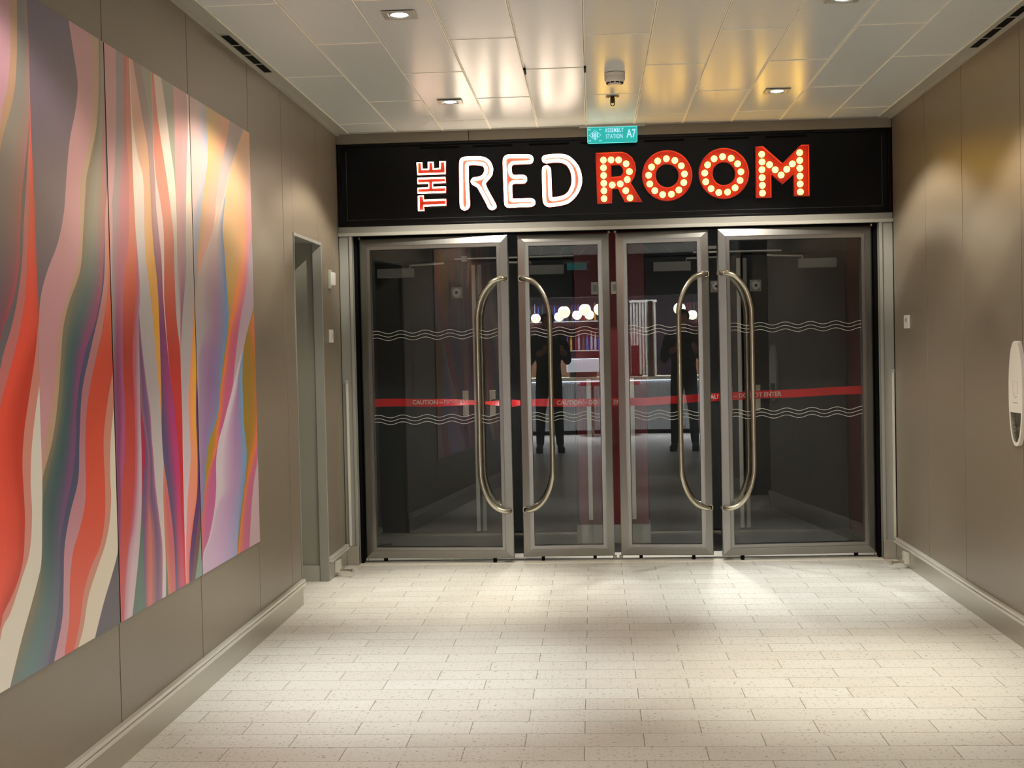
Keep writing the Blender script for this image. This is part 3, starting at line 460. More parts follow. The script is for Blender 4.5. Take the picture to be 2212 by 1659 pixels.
def art_panel(data, y0, y1, label):
    B, C = data; root = thing('art_panel', (XL, (y0+y1)/2, ART_Z0), label, 'artwork', 'printed art panels on the left wall')
    bm = bmesh.new(); cl = bm.loops.layers.float_color.new('ink_and_light'); rows = []
    n = len(B); prev_pos = None
    for r_ in range(NR+1):
        z = ART_Z0+(ART_Z1-ART_Z0)*r_/NR
        memo = {}
        def val(i, z, d_=0):
            if i < 0: return 0.0
            if i >= n: return 1.0
            if (i, z) in memo: return memo[(i, z)]
            pts, ft, fb, soft = B[i]
            if z > pts[-1][0]: fl, e = ft, pts[-1]
            elif z < pts[0][0]: fl, e = fb, pts[0]
            else: fl = ''
            if fl == '': r2 = cubic(pts, z)
            elif fl == 'e' or d_ > 12: r2 = ext(pts, z, z > pts[-1][0])
            else:
                k = i-1 if fl == 'p' else i+1
                t = min(1, abs(z-e[0])/.32); t = t*t*(3-2*t)
                r2 = val(k, z, d_+1)+(e[1]-val(k, e[0], d_+1))*(1-t)
            memo[(i, z)] = r2; return r2
        pos = [val(i, z) for i in range(n)]
        q = [0.0]
        for i in range(n): q.append(min(1.0, max(q[-1], pos[i])))
        q.append(1.0); rows.append((z, q))
    W_ = y1-y0-.008
    def P(z, u): return (.006, y0+.004+W_*u-(y0+y1)/2, z-ART_Z0)
    softb = [0]+[b[3] for b in B]+[0]
    for (za, qa), (zb, qb) in zip(rows, rows[1:]):
        for i in range(n+1):
            if qa[i+1]-qa[i] < 1e-4 and qb[i+1]-qb[i] < 1e-4: continue
            def cols(z):
                c = colour(C[i], z)
                l_ = tuple((a+b)/2 for a, b in zip(c, colour(C[i-1], z))) if softb[i] else c
                r2 = tuple((a+b)/2 for a, b in zip(c, colour(C[i+1], z))) if softb[i+1] else c
                return l_, c, r2
            ca, cb = cols(za), cols(zb)
            ma = (qa[i]+qa[i+1])/2; mb = (qb[i]+qb[i+1])/2
            for (u0, u1, v0, v1, k0, k1) in ((qa[i], ma, qb[i], mb, 0, 1), (ma, qa[i+1], mb, qb[i+1], 1, 2)):
                vs = [bm.verts.new(P(za, u0)), bm.verts.new(P(za, u1)), bm.verts.new(P(zb, v1)), bm.verts.new(P(zb, v0))]
                f = bm.faces.new(vs)
                for lp, c in zip(f.loops, (ca[k0], ca[k1], cb[k1], cb[k0])): lp[cl] = (*lin([min(255, max(0, x)) for x in c]), 1)
    me = bpy.data.meshes.new('printed_sheet'); bm.to_mesh(me); bm.free(); me.materials.append(ARTM)
    o = bpy.data.objects.new('printed_sheet', me); COL.objects.link(o); o.parent = root
    b = bxo('backing_board', (0.0005, .0055, -(y1-y0)/2+.003, (y1-y0)/2-.003, 0, ART_Z1-ART_Z0), GAPM, root)
    return root
ARTM = art_mat('printed_satin_metal')
def mirrored(d):
    B, C = d; nb = [([(z, 1-u) for z, u in b[0]], {'p': 'n', 'n': 'p', 'e': 'e'}[b[1]], {'p': 'n', 'n': 'p', 'e': 'e'}[b[2]], b[3]) for b in reversed(B)]
    return nb, list(reversed(C))
art_panel(ART3, 4.977, 5.864, 'farthest art panel, lilac and grey with blue, orange and mustard streaks')
art_panel(ART2, 4.096, 4.977, 'middle art panel of narrow red, white, yellow and purple streaks')
art_panel(ART1, 3.215, 4.096, 'nearest art panel, broad orange, cream, teal and mauve waves')

# ================================================================== THE SIGN
sign = thing('illuminated_sign', ((XL+XR)/2, 7.96, 2.058), 'long black sign over the doors with lit letters reading THE RED ROOM', 'sign')
def off(bm):  # shift to the sign's own origin
    bmesh.ops.translate(bm, verts=bm.verts, vec=Vector((-(XL+XR)/2, -7.96, -2.058))); return bm
bm = bmesh.new(); box(bm, XL+.012, XR-.012, 7.968, 8.02, 2.062, 2.55, .002); me_obj('panel', off(bm), BLACK, sign)
bm = bmesh.new()
for d in ((XL+.003, XR-.003, 2.541, 2.555), (XL+.003, XR-.003, 2.058, 2.072), (XL+.003, XL+.02, 2.072, 2.541), (XR-.02, XR-.003, 2.072, 2.541)):
    box(bm, d[0], d[1], 7.942, 8.02, d[2], d[3], .002)
me_obj('frame', off(bm), BLACK, sign)
bm = bmesh.new()
for d in ((XL+.05, XR-.05, 2.098, 2.101), (XL+.05, XL+.053, 2.101, 2.515), (XR-.053, XR-.05, 2.101, 2.515)): box(bm, d[0], d[1], 7.9655, 7.968, d[2], d[3])
me_obj('inner_bead', off(bm), CHAR, sign)
for xa in (-1.02, -.70, -.36, -.05, .33, .71, 1.05):
    bm = bmesh.new(); box(bm, xa, xa+.24, 7.9645, 7.968, 2.519, 2.53); me_obj('vent_slot', off(bm), BLACKM, sign)
for ch, poly in zip('EHT', THE):
    bm = bmesh.new(); plate(bm, offset_poly(poly, .004) if area2(poly) > 0 else offset_poly(poly, .004), [], 7.948, 7.968); L_ = me_obj('letter_'+ch.lower(), off(bm), REDL, sign)
    bm = bmesh.new(); tube(bm, [(x, 7.944, z) for x, z in poly], .0052, 8, closed=True); me_obj('led_outline', off(bm), NEONT, L_)
for ch, poly in zip('RED', RED):
    bm = bmesh.new(); plate(bm, offset_poly(poly, .0115), [], 7.945, 7.968); ringwall(bm, offset_poly(poly, .0125), .0025, 7.932, 7.968, 1)
    L_ = me_obj('letter_'+ch.lower(), off(bm), [ORNG, ORNG], sign)
    pts = smooth_path([(x, 7.935, z) for x, z in poly], 3, closed=True)
    bm = bmesh.new(); tube(bm, pts, .0105, 10, closed=True); me_obj('neon_tube', off(bm), NEON, L_, True)
bulb_me = None
for ch, (out, hole, bulbs) in zip('ROOM', ROOM):
    bm = bmesh.new(); plate(bm, out, [hole] if hole else [], 7.955, 7.968)
    ringwall(bm, out, .0035, 7.928, 7.968, 1)
    if hole: ringwall(bm, hole, -.0035, 7.928, 7.968, 1)
    L_ = me_obj('letter_'+ch.lower(), off(bm), [REDL, REDR], sign)
    for x, z in bulbs:
        if bulb_me is None:
            bm = bmesh.new(); lathe(bm, [(.021, .0), (.0215, .003), (.0175, .004)], n=24, axis='y', mi=1); lathe(bm, [(.0188, .002), (.0185, .008), (.0165, .014), (.012, .019), (.006, .0215), (.001, .022)], n=24, axis='y')
            b = me_obj('bulb', bm, [BULBM, STEELH], L_, True); bulb_me = b.data
        else:
            b = bpy.data.objects.new('bulb', bulb_me); COL.objects.link(b); b.parent = L_
        b.location = (x-(XL+XR)/2, 7.955-7.96, z-2.058)

# ================================================================== GLASS DOORS
def wave(bm, x0, x1, z, y):
    n = int((x1-x0)/.006)
    def zz(x, dz): return z+dz+.0085*math.sin((x-x0)*2*math.pi/.152+.6)
    for dz in (-.021, 0, .021):
        for i in range(n):
            a = x0+(x1-x0)*i/n; b = x0+(x1-x0)*(i+1)/n; t = .0017
            q = [bm.verts.new((X, Y, zz(X, dz)+s)) for Y in (y, y-.0006) for X, s in ((a, -t), (b, -t), (b, t), (a, t))]
            for fidx in ((4, 5, 6, 7), (0, 1, 2, 3), (0, 1, 5, 4), (3, 2, 6, 7)): bm.faces.new([q[j] for j in fidx])
def door(name, hinge, ang, x0, x1, hx, hs, label):
    """leaf between local x0..x1 from the hinge, handle foot at hx bowing to the side hs"""
    root = thing(name, (hinge, 8.0, .03), label, 'door', None, R(ang), 'structure'); z0, z1 = 0.0, 1.957
    bm = bmesh.new(); frame_sweep(bm, x0, x1, z0, z1, [(0, .045), (0, .012), (.004, .009), (.044, .0), (.047, 0), (.0475, .006), (.0492, .006), (.0495, 0), (.0685, 0), (.071, .006), (.071, .045)])
    me_obj('frame', bm, STEEL, root)
    pane = bxo('glass_pane', (x0+.066, x1-.066, .02, .028, z0+.066, z1-.066), GLASS, root)
    for z in (1.365, .85):
        bm = bmesh.new(); wave(bm, x0+.071, x1-.071, z, .0195); me_obj('wave_decal', bm, FROST, root)
    bm = bmesh.new()
    for x in (x0+.12, x1-.12): box(bm, x-.01, x+.01, .01, .035, -.024, .0)
    me_obj('floor_guide', bm, BLACKM, root)
    for k, s in (('outer', 1), ('inner', -1)):
        f = 0 if s > 0 else .045; o_ = -.03
        prof = [(0, 0, 1.722), (.006, .028, 1.722), (.03, .046, 1.719), (.075, .056, 1.700), (.115, .06, 1.655), (.145, .06, 1.595), (.162, .06, 1.53), (.168, .06, 1.46), (.168, .06, 1.2), (.168, .06, .85), (.168, .06, .58), (.162, .06, .51), (.145, .06, .445), (.115, .06, .385), (.075, .056, .343), (.03, .046, .323), (.006, .028, .32), (0, 0, .32)]
        pts = smooth_path([(hx+hs*a, f-s*b, z+o_) for a, b, z in prof], 4)
        bm = bmesh.new(); tube(bm, pts, .0155, 16)
        for z in (1.722, .32): cyl(bm, (hx, f-s*.002, z+o_), .0178, .004, 'y', 20)
        me_obj('handle', bm, STEELH, root, True)
    bm = bmesh.new(); cyl(bm, (0, .02, -.008), .012, .016, 'z'); cyl(bm, (0, .02, z1+.006), .012, .016, 'z'); me_obj('pivot', bm, STEELH, root)
    return root
door('door_1', -1.417, -4.0, 0.0, .918, .90, -1, 'leftmost wide glass door in a steel frame')
door('door_2', .108, 1.9, -.555, 0.0, -.535, 1, 'narrow glass door left of the middle gap')
door('door_3', .145, -3.8, 0.0, .557, .54, -1, 'narrow glass door right of the middle gap')
door('door_4', 1.675, 4.5, -.925, 0.0, -.91, 1, 'rightmost wide glass door in a steel frame')

# barrier tape
tape = thing('barrier_tape', (-1.42, 8.13, .97), 'red tape stretched behind the glass doors, printed CAUTION - DO NOT ENTER', 'tape')
def tz(x):
    return interp([(-1.5, .985), (-1.37, .981), (-.9, .975), (-.525, .964), (0, .958), (.3, .958), (.56, .967), (.7, .976), (1.62, 1.004), (1.72, 1.006)], x)
def ttw(x):   # twist / fold of the band
    a = interp([(-1.5, 0), (-1.0, 0), (-.78, 55), (-.66, 70), (-.5, 25), (-.44, 62), (-.36, 20), (-.2, 0), (3, 0)], x); return R(a)
bm = bmesh.new(); pv = None
for i in range(241):
    x = -1.44+3.15*i/240; a = ttw(x); c = Vector((x, 8.13+.004*math.sin(x*9), tz(x)+.0015*math.sin(x*14)))
    e = Vector((0, math.sin(a), math.cos(a)))*.024; nn = Vector((0, math.cos(a), -math.sin(a)))*.0004
    q = [bm.verts.new(c+s*e+t*nn) for s, t in ((-1, -1), (1, -1), (1, 1), (-1, 1))]
    if pv:
        for k in range(4): bm.faces.new((pv[k], pv[(k+1) % 4], q[(k+1) % 4], q[k]))
    pv = q
bmesh.ops.translate(bm, verts=bm.verts, vec=Vector((1.42, -8.13, -.97))); me_obj('band', bm, TAPE, tape)
for x, s_ in ((-.91, 1), (-.015, 1), (.90, 1)):
    t = text_mesh('print', 'CAUTION \u2013 DO NOT ENTER', .037, TAPEW, (x+.012+1.42, 8.124-8.13, tz(x)-.97), (R(90), -math.atan2(tz(x+.2)-tz(x-.2), .4), 0), tape, sx=.95, bold=.0009)
for x in (-1.44, 1.71):
    bxo('clip', (x+1.42-.012, x+1.42+.012, -.02, .006, tz(x)-.97-.03, tz(x)-.97+.03), BLACKM, tape)

# ================================================================== BEHIND THE DOORS
col = thing('pillar', (.115, 8.95, 0), 'dark red square pillar with a pale grey plinth behind the middle doors', 'pillar')
bxo('shaft', (-.231, .231, -.24, .24, .125, 2.6), DARKR, col, .004); bxo('plinth', (-.243, .243, -.252, .252, 0, .125), GREYP, col, .003)
for x, n in ((-.15, 0), (.135, 1)):
    bm = bmesh.new(); box(bm, x-.014, x+.014, -.262, -.241, .16, 1.09, .002); box(bm, x-.004, x+.004, -.266, -.262, .2, 1.0); me_obj('guard_strip', bm, RAIL, col)
for x, lb in ((.02, 'white light switch high on the red pillar, seen through the second door'), (.15, 'white light switch high on the red pillar, seen in the middle gap')):
    t = thing('light_switch', (x, 8.708, 1.685), lb, 'switch')
    bxo('plate', (-.025, .025, -.008, 0.001, -.04, .04), WHITE, t, .002); bxo('rocker', (-.012, .012, -.012, -.008, -.022, .022), GREYP, t, .001)
def fire_door(x0, x1, side, label):
    """side: +1 lever near x1, -1 lever near x0"""
    t = thing('fire_door', ((x0+x1)/2, 9.25, 0.012), label, 'door', 'inner fire doors')
    w = (x1-x0)/2; bxo('leaf', (-w+.003, w-.003, -.02, .02, 0, 1.9), CHAR, t, .003)
    bxo('edge_strip', ((w-.03 if side > 0 else -w+.004), (w-.004 if side > 0 else -w+.03), -.026, -.02, .01, 1.88), RAIL if side > 0 else GREYP, t)
    lx = side*(w-.09)
    p = bxo('lever_plate', (lx-.022, lx+.022, -.03, -.02, .82, 1.0), STEELH, t, .002)
    bm = bmesh.new(); tube(bm, [(lx, -.03, .93), (lx, -.07, .93), (lx-side*.02, -.078, .93), (lx-side*.12, -.078, .93)], .008, 10); me_obj('lever', bm, STEELH, t, True)
    cx = -side*(w-.19)
    c = bxo('door_closer', (cx-.13, cx+.13, -.07, -.02, 1.80, 1.865), GREYP, t, .004)
    bm = bmesh.new(); tube(bm, [(cx+side*.1, -.045, 1.865), (cx+side*.1, -.045, 1.885), (cx+side*.3, -.07, 1.89), (cx+side*.34, -.05, 1.895)], .007, 8); me_obj('closer_arm', bm, RAIL, c, True)
    return t
fire_door(-1.56, -.81, 1, 'charcoal fire door far left behind the glass, closer at its top')
fire_door(-.80, -.13, -1, 'charcoal fire door just left of the red pillar')
fire_door(.365, 1.03, 1, 'charcoal fire door just right of the red pillar')
fire_door(1.04, 1.74, -1, 'charcoal fire door far right behind the glass')
for x, z, lb in ((-.946, 1.70, 'round grey dial on the inner door, seen through the leftmost glass door'), (1.13, 1.70, 'round grey dial on the inner door, seen through the rightmost glass door'), (.86, 1.70, 'round grey dial on the inner door, seen in the gap between the two right doors')):
    t = thing('door_magnet', (x, 9.229, z), lb, 'door holder')
    bxo('base_plate', (-.04, .04, -.006, 0, -.04, .04), GREYP, t, .002)
    bm = bmesh.new(); lathe(bm, [(.001, .03), (.02, .03), (.03, .024), (.033, .012), (.034, .005)], n=28, axis='y'); me_obj('disc', bm, WHITE, t, True)
    bm = bmesh.new(); lathe(bm, [(.001, .036), (.009, .034), (.01, .029)], n=16, axis='y'); me_obj('pin', bm, GAPM, t, True)
t = thing('rod_bracket', (-.4, 9.15, 1.93), 'thin pale rod above the inner left doors', 'rod')
bm = bmesh.new(); tube(bm, [(-.55, 0, 0), (.3, 0, .002)], .006, 8); box(bm, -.5, -.46, -.01, .012, -.02, .02); me_obj('rod', bm, RAIL, t)
t = thing('rod_bracket', (.95, 9.15, 1.935), 'thin pale rod above the inner right doors', 'rod')
bm = bmesh.new(); tube(bm, [(-.25, 0, 0), (.35, 0, -.002)], .006, 8); box(bm, -.2, -.02, -.012, .012, .02, .04); me_obj('rod', bm, RAIL, t)

# ================================================================== CEILING FITTINGS
def downlight(x, y, c, k, label):
    t = thing('ceiling_downlight', (x, y, ZC), label, 'light', 'square recessed ceiling downlights')
    bm = bmesh.new(); frame_sweep(bm, -.065, .065, -.065, .065, [(0, .002), (.003, 0), (.022, 0), (.03, .006)])
    for v in bm.verts: v.co = Vector((v.co.x, v.co.z, v.co.y-.0065))
    me_obj('bezel', bm, CEILT, t)
    bm = bmesh.new(); lathe(bm, [(.046, -.002), (.036, -.005), (.031, -.002), (.03, .0)], n=32); me_obj('ring', bm, CEILT, t, True)
    bm = bmesh.new(); lathe(bm, [(.03, -.001), (.029, -.004), (.02, -.006), (.001, -.007)], n=32); me_obj('lens', bm, LENS, t, True)
    light('pool_beam', 'SPOT', (0, 0, -.015), E_POOL*k, c, t, spot_size=R(49), spot_blend=1.0, shadow_soft_size=.03)
    ring_profile(light('flood_beam', 'SPOT', (0, 0, -.015), E_FLOOD*k, (1, .915, .8), t, spot_size=R(140), spot_blend=.1, shadow_soft_size=.03))
    return t
LL = ['square downlight at the far left, above the word RED', 'square downlight at the far right, above the word ROOM', 'square downlight nearer the camera on the left, near the top of the photo',
      'square downlight nearer the camera on the right, cut by the top edge of the photo']+['square downlight out of frame, %s' % s for s in ('left of the camera, second row', 'right of the camera, second row', 'left and nearest the camera', 'right and nearest the camera')]
for (x, y, c, k), lb in zip(LAMPS, LL): downlight(x, y, c, k, lb)

t = thing('smoke_detector', (.13, 6.42, ZC-.002), 'round off-white smoke detector on the ceiling plank', 'smoke detector')
bm = bmesh.new(); lathe(bm, [(.0505, 0), (.0505, -.016), (.048, -.018)], n=40); me_obj('base', bm, OFFW, t, True)
bm = bmesh.new(); lathe(bm, [(.048, -.018), (.05, -.02), (.05, -.032), (.044, -.042), (.03, -.052), (.028, -.056), (.001, -.057)], n=40); me_obj('housing', bm, OFFW, t, True)
for k in range(10):
    a = 2*math.pi*k/10; bm = bmesh.new(); box(bm, -.009, .009, -.004, .004, -.003, .003); bmesh.ops.transform(bm, matrix=Matrix.Translation((.0375*math.cos(a), .0375*math.sin(a), -.0465)) @ Matrix.Rotation(a+R(90), 4, 'Z') @ Matrix.Rotation(R(0), 4, 'X'), verts=bm.verts); me_obj('vent', bm, GAPM, t)
t = thing('sprinkler', (.128, 7.0, ZC-.002), 'bronze sprinkler head hanging under its round escutcheon', 'sprinkler')
bm = bmesh.new(); lathe(bm, [(.034, 0), (.036, -.004), (.02, -.008), (.014, -.009)], n=32); me_obj('escutcheon', bm, STEELH, t, True)
bm = bmesh.new(); lathe(bm, [(.012, -.008), (.013, -.03), (.008, -.036)], n=20); tube(bm, [(.01, 0, -.03), (.009, 0, -.045), (0, 0, -.052)], .0025, 8); tube(bm, [(-.01, 0, -.03), (-.009, 0, -.045), (0, 0, -.052)], .0025, 8); me_obj('frame', bm, mat('dark_bronze', (70, 60, 48), .35, metal=.8), t, True)
bm = bmesh.new(); lathe(bm, [(.012, -.052), (.013, -.055), (.001, -.056)], n=20); me_obj('deflector', bm, STEELH, t, True)
for x, lb in ((-.296, 'left small black latch at the edge of a ceiling plank'), (-.012, 'right small black latch at the edge of a ceiling plank')):
    t = bxo('ceiling_latch', (x-.005, x+.005, 6.22, 6.33, ZC-.012, ZC-.002), BLACKM, None, .002); tag(t, lb, 'latch', 'latches of the ceiling hatch')
def grille(x, y0, n, label):
    t = thing('air_grille', (x, y0, ZC-.0045), label, 'vent')
    bm = bmesh.new(); L_ = .186*n
    box(bm, -.024, -.019, -.01, L_+.005, -.003, 0); box(bm, .019, .024, -.01, L_+.005, -.003, 0)
    for k in range(n+1): box(bm, -.019, .019, k*.186-.01, k*.186+.0, -.003, 0)
    me_obj('frame', bm, CEILT, t)
    for k in range(n): bxo('slot', (-.019, .019, k*.186, (k+1)*.186-.01, -.0015, -.0002), BLACKM, t)
grille(-1.484, 5.37, 4, 'black slotted air grille in the left ceiling edge')
grille(1.738, 5.18, 5, 'black slotted air grille in the right ceiling edge')

# hanging sign
def asm_sign(loc, label, lines, rz=0, w_=.148):
    t = thing('hanging_sign', loc, label, 'sign', None, rz)
    bxo('mounting_rail', (-.195, .195, -.02, .02, -.026, -.002), CEILT, t, .002)
    bm = bmesh.new(); out = []
    for cx, cz, a0 in ((w_-.008, -.026, 90), (-w_+.008, -.026, 0)): pass
    pts = [(-w_, -.026), (w_, -.026)]
    for cx, a0 in ((w_-.01, 0), (-w_+.01, -90)):
        for k in range(6): a = R(a0-90*k/5); pts.append((cx+.01*math.cos(a), -.112+.01*math.sin(a)))
    plate(bm, pts, [], -.004, .004); p = me_obj('panel', bm, TEAL, t)
    bm = bmesh.new(); ringwall(bm, pts, .0022, -.0046, -.0041); me_obj('lit_edge', bm, TEALL, t)
    if lines:
        text_mesh('lettering', 'ASSEMBLY\nSTATION', .036, SIGNW, (.012, -.005, -.0655), (R(90), 0, 0), t, sx=.62, bold=.0002, spacing=1.12)
        text_mesh('lettering', 'A7', .07, SIGNW, (.112, -.005, -.071), (R(90), 0, 0), t, sx=.66, bold=.001)
        bm = bmesh.new(); c = (-.102, -.073)
        ringwall(bm, [(c[0]-.036, c[1]), (c[0], c[1]-.03), (c[0]+.036, c[1]), (c[0], c[1]+.03)], .002, -.0056, -.0046)
        for dx, dz, h_ in ((-.013, -.001, .026), (0, .002, .032), (.013, -.001, .026), (0, -.014, .02)):
            cyl(bm, (c[0]+dx, -.0051, c[1]+dz+h_*.42), .0036, .001, 'y', 12); box(bm, c[0]+dx-.0036, c[0]+dx+.0036, -.0056, -.0046, c[1]+dz-h_*.4, c[1]+dz+h_*.25)
        for sx_, sz_ in ((-1, 1), (1, 1), (-1, -1), (1, -1)):
            x, z = c[0]+sx_*.032, c[1]+sz_*.033
            plate(bm, [(x-.008, z-.0015), (x+.002, z-.0015), (x+.002, z-.005), (x+.008, z), (x+.002, z+.005), (x+.002, z+.0015), (x-.008, z+.0015)] if sx_ < 0 else [(x+.008, z-.0015), (x-.002, z-.0015), (x-.002, z-.005), (x-.008, z), (x-.002, z+.005), (x-.002, z+.0015), (x+.008, z+.0015)], [], -.0056, -.0046)
        me_obj('pictogram', bm, SIGNW, t)
    return t
asm_sign((.139, 7.9, ZC+.013), 'teal lit sign under the ceiling reading ASSEMBLY STATION A7', True)

# ================================================================== WALL FITTINGS
t = thing('handset_holder', (XL, 7.62, 1.725), 'small white handset in a grey holder, upper of the two on the far left wall', 'handset')
bxo('holder', (.0, .016, -.045, .0, -.055, .055), GREYP, t, .003); bm = bmesh.new(); box(bm, .012, .034, -.03, .02, -.035, .04, .004); me_obj('handset', bm, WHITE, t)
t = thing('card_reader', (XL, 7.60, 1.396), 'white wall plate below the handset on the far left wall', 'wall plate')
bxo('plate', (0, .012, -.042, .042, -.038, .038), WHITE, t, .003); bxo('label_field', (.012, .0125, -.025, .025, -.02, .01), OFFW, t)
t = thing('card_reader', (XR, 7.59, 1.404), 'white wall plate near the far end of the right wall', 'wall plate')
bxo('plate', (-.012, 0, -.05, .05, -.038, .038), WHITE, t, .003); bxo('display', (-.0125, -.012, -.025, .02, .0, .02), GREYP, t)
# sanitizer
t = thing('hand_sanitizer_dispenser', (XR, 5.65, 1.066), 'tall white oval hand sanitizer dispenser on the right wall, cut by the photo edge', 'dispenser')
def stadium(ry, rz, n=24, sc=1.0):
    pts = []
    for k in range(n*2):
        a = 2*math.pi*k/(n*2); c, s = math.cos(a), math.sin(a)
        pts.append((ry*sc*(abs(c)**.85)*(1 if c > 0 else -1), rz*sc*(abs(s)**.9)*(1 if s > 0 else -1)))
    return pts
def yz_plate(bm, pts, x0, x1, cut=None, mi=0):
    b2 = bmesh.new(); vs = [b2.verts.new((x0, y, z)) for y, z in pts]; b2.faces.new(vs)
    r_ = bmesh.ops.extrude_face_region(b2, geom=b2.faces[:])
    for v in [g for g in r_['geom'] if isinstance(g, bmesh.types.BMVert)]: v.co.x = x1
    merge(bm, b2, mi)
po = stadium(.09, .221)
bm = bmesh.new()
pi = [(y*.82, z*.93-.0) for y, z in po]
up = [(y, z) for y, z in po if z > -.085]; 
# body: full outline ring plus upper face, leaving the bay open
n = len(po); xa, xb = -.016, 0
q = {}
for key, pl, x in (('of', po, xa), ('ob', po, xb), ('if', pi, xa)): q[key] = [bm.verts.new((x, y, z)) for y, z in pl]
for k in range(n):
    j = (k+1) % n
    bm.faces.new((q['of'][k], q['of'][j], q['ob'][j], q['ob'][k])); bm.faces.new((q['of'][k], q['of'][j], q['if'][j], q['if'][k]))
me_obj('shell', bm, OFFW, t, True)
fp = [(y, z) for y, z in pi if z >= -.08]; fp = sorted([p for p in fp], key=lambda p: math.atan2(p[1]+.08, p[0]))
zc = -.08; yl = max(p[0] for p in fp if p[1] < 0)
poly = [(yl, zc)]+[p for p in fp]+[(-yl, zc)]
bm = bmesh.new(); yz_plate(bm, poly, -.0165, -.006); me_obj('front_cover', bm, OFFW, t)
bm = bmesh.new(); lowp = sorted([(y, z) for y, z in pi if z < -.08], key=lambda p: p[0]); yz_plate(bm, [(-yl, zc)]+lowp+[(yl, zc)], -.004, -.001); me_obj('drip_bay', bm, STEELH, t)
bm = bmesh.new()
for k in range(6):
    z = -.1-.017*k; wy = .06*math.sqrt(max(0, 1-((z+.08)/.13)**2)); box(bm, -.012, -.004, -wy, wy, z-.0012, z+.0012)
me_obj('drip_rib', bm, STEELH, t)
bm = bmesh.new(); box(bm, -.0172, -.0165, -.03, -.0285, .0, .052); box(bm, -.0172, -.0165, .0285, .03, .0, .052); box(bm, -.0172, -.0165, -.03, .03, .0505, .052); box(bm, -.0172, -.0165, -.03, .03, .0, .0015)
tube(bm, [(-.017, -.018, -.012), (-.017, -.002, -.018), (-.017, .014, -.01), (-.017, .02, -.004)], .0012, 6); me_obj('pictogram', bm, GREYP, t)
bxo('small_print', (-.0172, -.0165, -.03, .03, -.041, -.036), GREYP, t)
# floor-level pin stops
def pin_stop(x, s, y, label):
    t = thing('pin_stop', (x, y, .05), label, 'door stop')
    bxo('bracket', (min(0, s*.03), max(0, s*.03), -.03, .03, -.025, .045), RAIL, t, .003)
    bm = bmesh.new(); tube(bm, [(s*.02, 0, -.012), (s*.1, -.04, -.012)], .0065, 10); tube(bm, [(s*.098, -.039, -.012), (s*.112, -.046, -.012)], .011, 12); me_obj('pin', bm, STEELH, t, True)
pin_stop(XL+.007, 1, 7.56, 'steel pin stop on the skirting beside the left recess')
pin_stop(XR-.007, -1, 7.62, 'steel pin stop on the right skirting near the doors')
for x0, x1, lb in ((-1.503, -1.488, 'thin pale guard strip at the left door jamb'), (1.762, 1.776, 'thin pale guard strip at the right door jamb')):
    t = thing('corner_guard', ((x0+x1)/2, 7.94, .12), lb, 'corner guard'); h_ = (x1-x0)/2
    bxo('strip', (-h_, h_, -.014, 0, 0, .99), RAIL, t, .002); bxo('end_cap', (-h_-.001, h_+.001, -.016, 0, .99, 1.01), GREYP, t)

# ================================================================== BEHIND THE PHOTOGRAPHER (seen mirrored in the glass)
bm = bmesh.new(); box(bm, -4.6, 4.6, -3.1, -2.97, 2.02, ZC+.05); box(bm, -4.6, XL-.12, -3.1, -2.97, 0, 2.02); box(bm, XR+.12, 4.6, -3.1, -2.97, 0, 2.02)
struct('wall_back', bm, CHAR, 'dark bulkhead over the opening to the bar')
bm = bmesh.new(); box(bm, -4.6, 4.6, -7.1, -7.0, 0, 3.0)
struct('wall_back', bm, mat('plum_bar_wall', (60, 30, 40), .5), 'dark wall behind the bar')
bm = bmesh.new(); box(bm, -4.7, -4.6, -7.1, -2.97, 0, 3.0); struct('wall_left', bm, CHAR, 'left side wall of the bar')
bm = bmesh.new(); box(bm, 4.6, 4.7, -7.1, -2.97, 0, 3.0); struct('wall_right', bm, CHAR, 'right side wall of the bar')
bm = bmesh.new(); box(bm, -4.7, 4.7, -7.1, -2.97, 2.95, 3.0); struct('ceiling', bm, BLACKM, 'dark ceiling of the bar')
asm = asm_sign((.52, -2.948, ZC-.085), 'second teal lit sign, behind the photographer, seen mirrored in the glass', False, R(180), .14)
GLOBE = emit('opal_globe', (255, 240, 205), 14)
FLUTE = mat('white_fluted_panel', (225, 228, 232), .4); CTOP = mat('cream_counter_top', (225, 218, 190), .3)
WOOD = mat('brown_wood', (130, 90, 60), .5, noise=(20, .3, (1, 1, .1))); REDS = mat('red_seat', (170, 20, 35), .4)
def fluted(bm, x0, x1, y, z0, z1, step=.035):
    n = int((x1-x0)/step)
    for k in range(n): cyl(bm, (x0+step*(k+.5), y, (z0+z1)/2), step*.48, z1-z0, 'z', 10)
c = thing('bar_counter', (0, -3.6, 0), 'white fluted bar counter with a cream top, seen mirrored in the glass', 'counter')
bm = bmesh.new(); fluted(bm, -1.5, 1.9, .0, .06, .80); box(bm, -1.5, 1.9, -.5, .0, .06, .8); me_obj('fluted_front', bm, FLUTE, c, True)
bxo('counter_top', (-1.55, 1.95, -.55, .08, .80, .85), CTOP, c, .008); bxo('led_strip', (-1.5, 1.9, .022, .035, .785, .797), emit('led_white', (225, 235, 255), 12), c)
bxo('plinth', (-1.5, 1.9, -.5, .0, 0, .06), BLACKM, c)
t = thing('bar_hood', (.62, -3.7, .93), 'bright white ribbed end piece standing on the bar counter, seen mirrored', 'bar hood')
bm = bmesh.new(); fluted(bm, -.24, .24, .14, 0.0, .2, .02); box(bm, -.24, .24, -.1, .14, 0, .2, .004); me_obj('ribbed_shell', bm, emit('lit_ribbed_acrylic', (225, 230, 240), 3.2), t, True)
bxo('foot', (-.2, .2, -.05, .1, -.08, 0), STEELH, t)
bxo('lamp', (-.22, .22, .17, .18, .19, .2), bpy.data.materials['led_white'], t)
